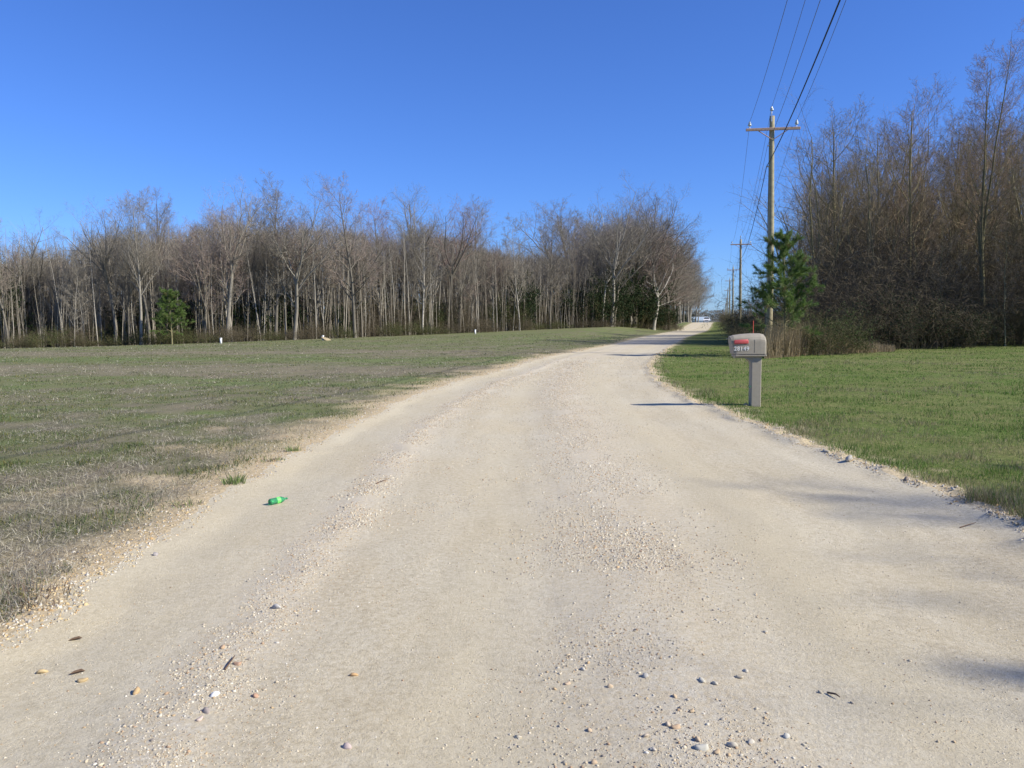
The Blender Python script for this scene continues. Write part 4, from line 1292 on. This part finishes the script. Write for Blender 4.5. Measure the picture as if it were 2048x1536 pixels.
tag(ob('gravel', meshdata('gravel', np.concatenate(V), np.concatenate(F), 'stone', True, col=np.concatenate(c))), 'loose gravel scattered in bands along the lane', 'gravel', None, 'stuff')
# yellowish gravel along both edges
YEL = np.array([(0.54, 0.41, 0.22), (0.56, 0.46, 0.29), (0.58, 0.52, 0.42), (0.47, 0.32, 0.16), (0.36, 0.32, 0.27), (0.60, 0.56, 0.48)])
V = []; F = []; c = []; n0 = 0
for side, n in (('l', 14000), ('r', 11000)):
    Y = 2.5 * (45 / 2.5) ** rng.uniform(0, 1, n)
    e = np.abs(rng.normal(0, 0.20 if side == 'r' else 0.36, n)) - (0.10 if side == 'r' else 0.12)
    X = xl(Y) - e if side == 'l' else xr(Y) + e
    keep = fbm(X * 1.8, Y * 1.8, 93, 3) > rng.uniform(0.2, 0.62, n)
    X, Y = X[keep], Y[keep]
    r = np.maximum(0.004 + (0.02 if side == 'r' else 0.016) * rng.beta(1, 4, len(X)), Y * 0.00045)
    v, f, cc = stones(X, Y, r, rng, OCT, OCTF, YEL); V.append(v); F.append(f + n0); c.append(cc); n0 += len(v)
tag(ob('edge_gravel', meshdata('edge_gravel', np.concatenate(V), np.concatenate(F), 'stone', True, col=np.concatenate(c))), 'yellowish gravel spilled along both edges of the lane', 'gravel', None, 'stuff')

# single stones large enough to pick out: photo place, width in metres, colour
def ico2():
    V = [tuple(v) for v in ICO]; F = []; mid = {}
    def mp_(a, b):
        k = (min(a, b), max(a, b))
        if k not in mid:
            V.append(tuple(unit(np.array(V[a]) + np.array(V[b])))); mid[k] = len(V) - 1
        return mid[k]
    for a, b, c_ in ICOF:
        x_, y_, z_ = mp_(a, b), mp_(b, c_), mp_(c_, a)
        F += [(a, x_, z_), (b, y_, x_), (c_, z_, y_), (x_, y_, z_)]
    return np.array(V), np.array(F)


I2V, I2F = ico2()
big = [(1406, 1505, .046, (0.66, 0.63, 0.52), 'largest pale round stone on the lane, at the bottom of the picture'),
       (1465, 1500, .038, (0.64, 0.58, 0.46), 'pale stone right of the largest round stone'), (1432, 1512, .030, (0.58, 0.44, 0.28), 'tan stone between the two pale ones at the picture bottom'),
       (1502, 1492, .028, (0.6, 0.55, 0.45), 'small pale stone right of the pair at the picture bottom'), (1572, 1478, .030, (0.62, 0.60, 0.52), 'whitish stone farthest right in the bottom gravel'),
       (1395, 1488, .030, (0.58, 0.46, 0.32), 'tan stone just behind the largest round stone'), (1353, 1464, .034, (0.58, 0.42, 0.27), 'flat orange-tan stone above the largest round stone'),
       (1336, 1458, .030, (0.60, 0.50, 0.38), 'oval tan stone touching the flat orange-tan one'), (1308, 1502, .026, (0.62, 0.56, 0.46), 'pale stone left of the largest round stone'),
       (1292, 1478, .026, (0.60, 0.50, 0.38), 'tan stone up left of the largest round stone'), (1178, 1458, .024, (0.58, 0.44, 0.30), 'lone tan stone left of the bottom gravel band'),
       (1188, 1520, .024, (0.56, 0.42, 0.28), 'lone brownish stone at the bottom edge, left of the gravel band'),
       (1405, 1370, .034, (0.66, 0.62, 0.50), 'white-capped stone in the middle of the right gravel band'), (1430, 1376, .028, (0.64, 0.58, 0.46), 'pale stone beside the white-capped one'),
       (1478, 1362, .034, (0.60, 0.52, 0.38), 'tan stone right of the white-capped one'), (1490, 1346, .028, (0.66, 0.6, 0.48), 'upper pale stone at the right of the gravel band'),
       (1290, 1358, .032, (0.50, 0.48, 0.44), 'grey stone left in the right gravel band'), (1220, 1374, .026, (0.62, 0.48, 0.32), 'tan stone beside another, left of the grey one'),
       (1136, 1362, .026, (0.60, 0.46, 0.32), 'tan stone at the left fringe of the right gravel band'), (1166, 1338, .026, (0.64, 0.6, 0.52), 'pale stone at the left fringe of the right gravel band'),
       (1382, 1432, .026, (0.56, 0.42, 0.26), 'brown stone in the lower right gravel band'), (1350, 1400, .026, (0.60, 0.46, 0.30), 'orange-tan stone in the right gravel band'),
       (432, 1396, .040, (0.80, 0.80, 0.78), 'bright white elongated stone in the left gravel ridge'), (553, 1218, .052, (0.55, 0.53, 0.50), 'grey chunky stone in the left gravel ridge'),
       (475, 1332, .036, (0.55, 0.36, 0.24), 'reddish stone in the left gravel ridge'), (412, 1428, .036, (0.40, 0.34, 0.30), 'dark stone at the lower end of the left gravel ridge'),
       (398, 1446, .032, (0.62, 0.50, 0.42), 'pinkish stone below the dark one in the left gravel ridge'), (708, 1346, .036, (0.62, 0.40, 0.20), 'orange stone lying alone between the gravel bands'),
       (510, 1395, .030, (0.58, 0.36, 0.24), 'red-brown stone right of the bright white one'), (694, 1492, .034, (0.60, 0.48, 0.44), 'pink stone at the bottom between the gravel bands'),
       (447, 1298, .032, (0.60, 0.42, 0.26), 'small orange flat stone left of the gravel ridge'), (272, 1380, .045, (0.60, 0.42, 0.22), 'orange stone half buried in the left wheel track'),
       (164, 1352, .045, (0.62, 0.46, 0.24), 'yellow-orange stone beside the dead leaf'), (85, 1335, .045, (0.62, 0.47, 0.25), 'yellow stone at the field end of the left wheel track'),
       (310, 1110, .045, (0.42, 0.38, 0.36), 'grey stone at the field edge of the lane'),
       (1698, 927, .10, (0.48, 0.45, 0.40), 'large pale lump on the gravel berm beside the grass'), (1652, 909, .08, (0.52, 0.47, 0.38), 'pale lump on the gravel berm left of the large one'),
       (1812, 963, .07, (0.30, 0.24, 0.18), 'brown clod on the berm right of the large pale lump')]
SMESH = []
for q in range(6):
    V = I2V * np.array([1.1 + 0.25 * rng.random(), 0.75 + 0.2 * rng.random(), 0.6 + 0.2 * rng.random()]) * (1 + 0.26 * (rng.random((len(I2V), 1)) - 0.5))
    V = V + 0.22 * np.sin(V[:, [1, 2, 0]] * 2.3 + rng.uniform(0, 6, 3))
    SMESH.append(V)
for i, (u, v, w, col, lab) in enumerate(big):
    p = at(u, v); r = w / 2 * 0.9
    me = meshdata('stone', SMESH[i % 6] * r, I2F, 'stone', True, col=np.array(col) * 0.74 * rng.uniform(0.85, 1.1, (len(I2V), 1)))
    o = ob('stone', me, None, p + Vector((0, 0, r * 0.2))); o.rotation_euler = (0, 0, rng.uniform(0, 6.28))
    tag(o, lab, 'stone', 'single stones on the lane')
for (u, v, lab) in [(154, 1338, 'dark dead leaf lying on the lane near the picture corner'), (150, 1273, 'brown dead leaf at the ragged grass corner of the lane')]:
    p = at(u, v)
    m = MB().add([(-0.035, 0, 0.004), (-0.012, -0.012, 0.012), (0.018, -0.011, 0.014), (0.035, 0, 0.006), (0.018, 0.012, 0.016), (-0.012, 0.013, 0.012), (0.0, 0, 0.003)],
                 np.array([(0, 1, 6), (1, 2, 6), (2, 3, 6), (3, 4, 6), (4, 5, 6), (5, 0, 6)]))
    o = m.build('dead_leaf', 'dead_leaf', None, False, p); o.rotation_euler = (0, 0, 0.5); tag(o, lab, 'leaf', 'dead leaves on the lane')
for (u0, v0, u1, v1, lab) in [(752, 970, 776, 962, 'thin twig lying on the lane left of the middle'), (1655, 1386, 1680, 1398, 'short twig on the bare right part of the lane'),
                              (1920, 1054, 1952, 1048, 'pale twig on the lane near the grass at the picture edge'), (450, 1345, 470, 1318, 'twig alongside the left gravel ridge')]:
    a, b = at(u0, v0), at(u1, v1)
    a.z += 0.006; b.z += 0.012
    mid_ = (a + b) / 2 + Vector((0.006, -0.004, 0.006)); 
    tag(MB().tube([a, mid_, b], [0.005, 0.004, 0.002], 5).build('twig', 'dead_leaf'), lab, 'twig', 'twigs on the lane')

# ------------------------------------------------------------------ grass, straw, tufts


def ribbons(x, y, h, w, lean, cols, rng, name, mat, label, cat, z0=-0.01):
    n = len(x)
    a = rng.uniform(0, 6.28, n); la = rng.uniform(0, 6.28, n)
    A = np.stack([x, y, gz(x, y) + z0], 1)
    s = np.stack([np.cos(a), np.sin(a), np.zeros(n)], 1) * w[:, None]
    L = np.stack([np.cos(la) * lean, np.sin(la) * lean, np.sqrt(np.maximum(1 - lean ** 2, 0.02))], 1) * h[:, None]
    M = A + L * 0.55 + np.array([0, 0, 0.06]) * h[:, None]
    B = A + L
    far = y > 9.0
    nr_ = ~far; k = int(nr_.sum())
    V = np.stack([A - s, A + s, M + s * 0.75, M - s * 0.75, B], 1)[nr_].reshape(-1, 3)
    V2 = np.stack([A - s * 1.2, A + s * 1.2, B], 1)[far].reshape(-1, 3)
    i = np.arange(k)[:, None] * 5
    Q = i + np.array([[0, 1, 2, 3]]); T = i + np.array([[3, 2, 4]])
    T2 = k * 5 + np.arange(n - k)[:, None] * 3 + np.array([[0, 1, 2]])
    me = meshdata(name, np.concatenate([V, V2]), [Q, np.concatenate([T, T2])], mat, False, col=np.concatenate([np.repeat(cols[nr_], 5, 0), np.repeat(cols[far], 3, 0)]))
    return tag(ob(name, me), label, cat, None, 'stuff')


rng = np.random.default_rng(99)


def scatter(n, y0, y1, side, pw=1.4):
    q = rng.uniform(0, 1, n)
    Y = (y0 ** (1 - pw) + q * (y1 ** (1 - pw) - y0 ** (1 - pw))) ** (1 / (1 - pw))
    if side == 'l':
        far = np.maximum(xl(Y) + 0.72 * Y + 1.2, 0.5); X = xl(Y) - far * rng.uniform(0, 1, n)
    else:
        far = np.maximum(0.74 * Y + 1.5 - xr(Y), 0.6); X = xr(Y) + far * rng.uniform(0, 1, n)
    return X, Y


# lawn
X, Y = scatter(220000, 4.5, 46, 'r', 1.1)
e = X - xr(Y)
k = e > 0.02 + 0.75 * np.clip(fbm(X * 3.1, Y * 3.1, 72, 4) - 0.25, 0, 1) * rng.uniform(0.3, 1, len(X))
k &= fbm(X * 1.3, Y * 1.3, 102, 3) > rng.uniform(0.05, 0.55, len(X))
X, Y = X[k], Y[k]
g = fbm(X * 0.45, Y * 0.45, 101, 3); tuft = fbm(X * 2.3, Y * 2.3, 103, 3)
h = (0.022 + 0.065 * tuft ** 2.2 * 2) * rng.uniform(0.5, 1.3, len(X))
h *= 1 + 0.6 * np.exp(-((X - xr(Y) - 0.3) / 0.35) ** 2)
w = np.maximum(0.0022, Y * 0.00028) * rng.uniform(0.7, 1.3, len(X))
gc = np.array([(0.085, 0.18, 0.028), (0.125, 0.225, 0.042), (0.06, 0.125, 0.022), (0.175, 0.225, 0.06)])[rng.integers(0, 4, len(X))]
tan = np.array([(0.28, 0.25, 0.13), (0.22, 0.20, 0.10), (0.35, 0.30, 0.18)])[rng.integers(0, 3, len(X))]
isT = rng.random(len(X)) < 0.14 + 0.6 * S(0.50, 0.60, g)
cols = np.where(isT[:, None], tan, gc) * rng.uniform(0.7, 1.25, (len(X), 1))
ribbons(X, Y, h, w, rng.beta(2, 2.5, len(X)) * 0.95, cols, rng, 'lawn_grass', 'blade', 'short green grass blades covering the verge', 'grass')

# field: green bits
X, Y = scatter(260000, 2.8, 80, 'l', 1.1)
e = xl(Y) - X
den = fbm(X * 0.9, Y * 0.9, 111, 4) * 0.55 + 0.45 * field_green(X, Y)
k = (den > rng.uniform(0.37, 0.56, len(X))) & (e > 0.15 + 0.7 * fbm(X * 1.6, Y * 1.6, 71, 4) * rng.uniform(0, 1, len(X)))
X, Y = X[k], Y[k]
h = (0.02 + 0.05 * fbm(X * 2.7, Y * 2.7, 113, 2) ** 2 * 1.6) * rng.uniform(0.5, 1.4, len(X))
w = np.maximum(0.003, Y * 0.00034) * rng.uniform(0.7, 1.4, len(X))
gc = np.array([(0.095, 0.135, 0.045), (0.125, 0.155, 0.06), (0.075, 0.105, 0.04), (0.20, 0.18, 0.055), (0.15, 0.155, 0.09)])[rng.integers(0, 5, len(X))]
ribbons(X, Y, h, w, rng.beta(2, 1.6, len(X)) * 0.97, gc * rng.uniform(0.7, 1.25, (len(X), 1)), rng, 'field_grass', 'blade', 'sparse green weeds and young grass over the field', 'grass')

# field: pale straw and grey dead stalks
X, Y = scatter(190000, 2.8, 85, 'l', 1.15)
e = xl(Y) - X
k = (fbm(X * 1.1, Y * 1.1, 121, 3) + 0.25 * (0.5 - field_green(X, Y)) > rng.uniform(0.34, 0.62, len(X))) & (e > 0.10 + 0.9 * fbm(X * 1.6, Y * 1.6, 71, 4) * rng.uniform(0, 1, len(X)))
X, Y = X[k], Y[k]
h = rng.uniform(0.03, 0.16, len(X)) * (0.6 + 0.4 * rng.random(len(X)))
w = np.maximum(0.0018, Y * 0.00024) * rng.uniform(0.6, 1.3, len(X))
sc = np.array([(0.37, 0.34, 0.25), (0.29, 0.26, 0.20), (0.21, 0.19, 0.15), (0.50, 0.46, 0.36), (0.14, 0.12, 0.10), (0.25, 0.22, 0.18)])[rng.integers(0, 6, len(X))]
up = rng.random(len(X)) < 0.16
lean = np.where(up, rng.uniform(0.1, 0.6, len(X)), rng.uniform(0.93, 0.995, len(X)))
h = np.where(up, h * 0.65, h)
ribbons(X, Y, h, w, lean, sc * rng.uniform(0.75, 1.25, (len(X), 1)), rng, 'field_straw', 'straw', 'pale straw and dead stalks littering the field', 'straw', z0=0.006)

# taller tufts one can pick out along the field edge
def tuft_mesh(seed, h, w, n, cols):
    rg = np.random.default_rng(seed)
    a = rg.uniform(0, 6.28, n); q = rg.uniform(0, 1, n) ** 0.7 * w / 2
    A = np.stack([np.cos(a) * q * 0.6, np.sin(a) * q * 0.6, np.full(n, -0.01)], 1)
    hh = h * rg.uniform(0.45, 1.1, n)
    D = np.stack([np.cos(a) * 0.45, np.sin(a) * 0.45, np.ones(n)], 1) + rg.normal(0, 0.25, (n, 3)) * np.array([1, 1, 0.1])
    B = A + unit(D) * hh[:, None]; M = A + unit(D + np.array([0, 0, .5])) * hh[:, None] * 0.55
    s = unit(np.cross(D, np.array([0, 0, 1.0]) + rg.normal(0, .4, (n, 3)))) * 0.0035
    V = np.stack([A - s, A + s, M + s * .8, M - s * .8, B], 1).reshape(-1, 3)
    i = np.arange(n)[:, None] * 5
    c = np.array(cols)[rg.integers(0, len(cols), n)] * rg.uniform(0.7, 1.3, (n, 1))
    return meshdata('grass_tuft', V, [i + np.array([[0, 1, 2, 3]]), i + np.array([[3, 2, 4]])], 'blade', col=np.repeat(c, 5, 0))


GREENS = [(0.14, 0.22, 0.06), (0.18, 0.26, 0.08), (0.12, 0.17, 0.06), (0.26, 0.26, 0.12)]
DRY = [(0.27, 0.22, 0.14), (0.20, 0.15, 0.11), (0.14, 0.10, 0.08), (0.33, 0.28, 0.18)]
TM = [tuft_mesh(1, 0.13, 0.40, 110, GREENS), tuft_mesh(2, 0.08, 0.55, 110, GREENS + DRY), tuft_mesh(3, 0.09, 0.9, 170, DRY)]
for i, (u, v, q, s, lab) in enumerate([(470, 970, 0, 1.0, 'green grass tuft at the field edge level with the bottle'), (586, 904, 0, 0.75, 'green grass tuft at the field edge just beyond the bottle'),
                                       (372, 1012, 1, 0.8, 'low mixed tuft at the field edge nearer than the bottle'),
                                       (545, 925, 1, 0.8, 'low tuft between the two green ones at the field edge'), (60, 1205, 2, 1.0, 'dry straggling grass at the picture-side corner of the field edge'),
                                       (1090, 708, 1, 1.6, 'broad green clump on the field edge in the curve')]):
    o = ob('grass_tuft', TM[q], None, at(u, v)); o.scale = (s,) * 3; o.rotation_euler = (0, 0, i * 1.3)
    tag(o, lab, 'grass tuft', 'tufts along the field edge')
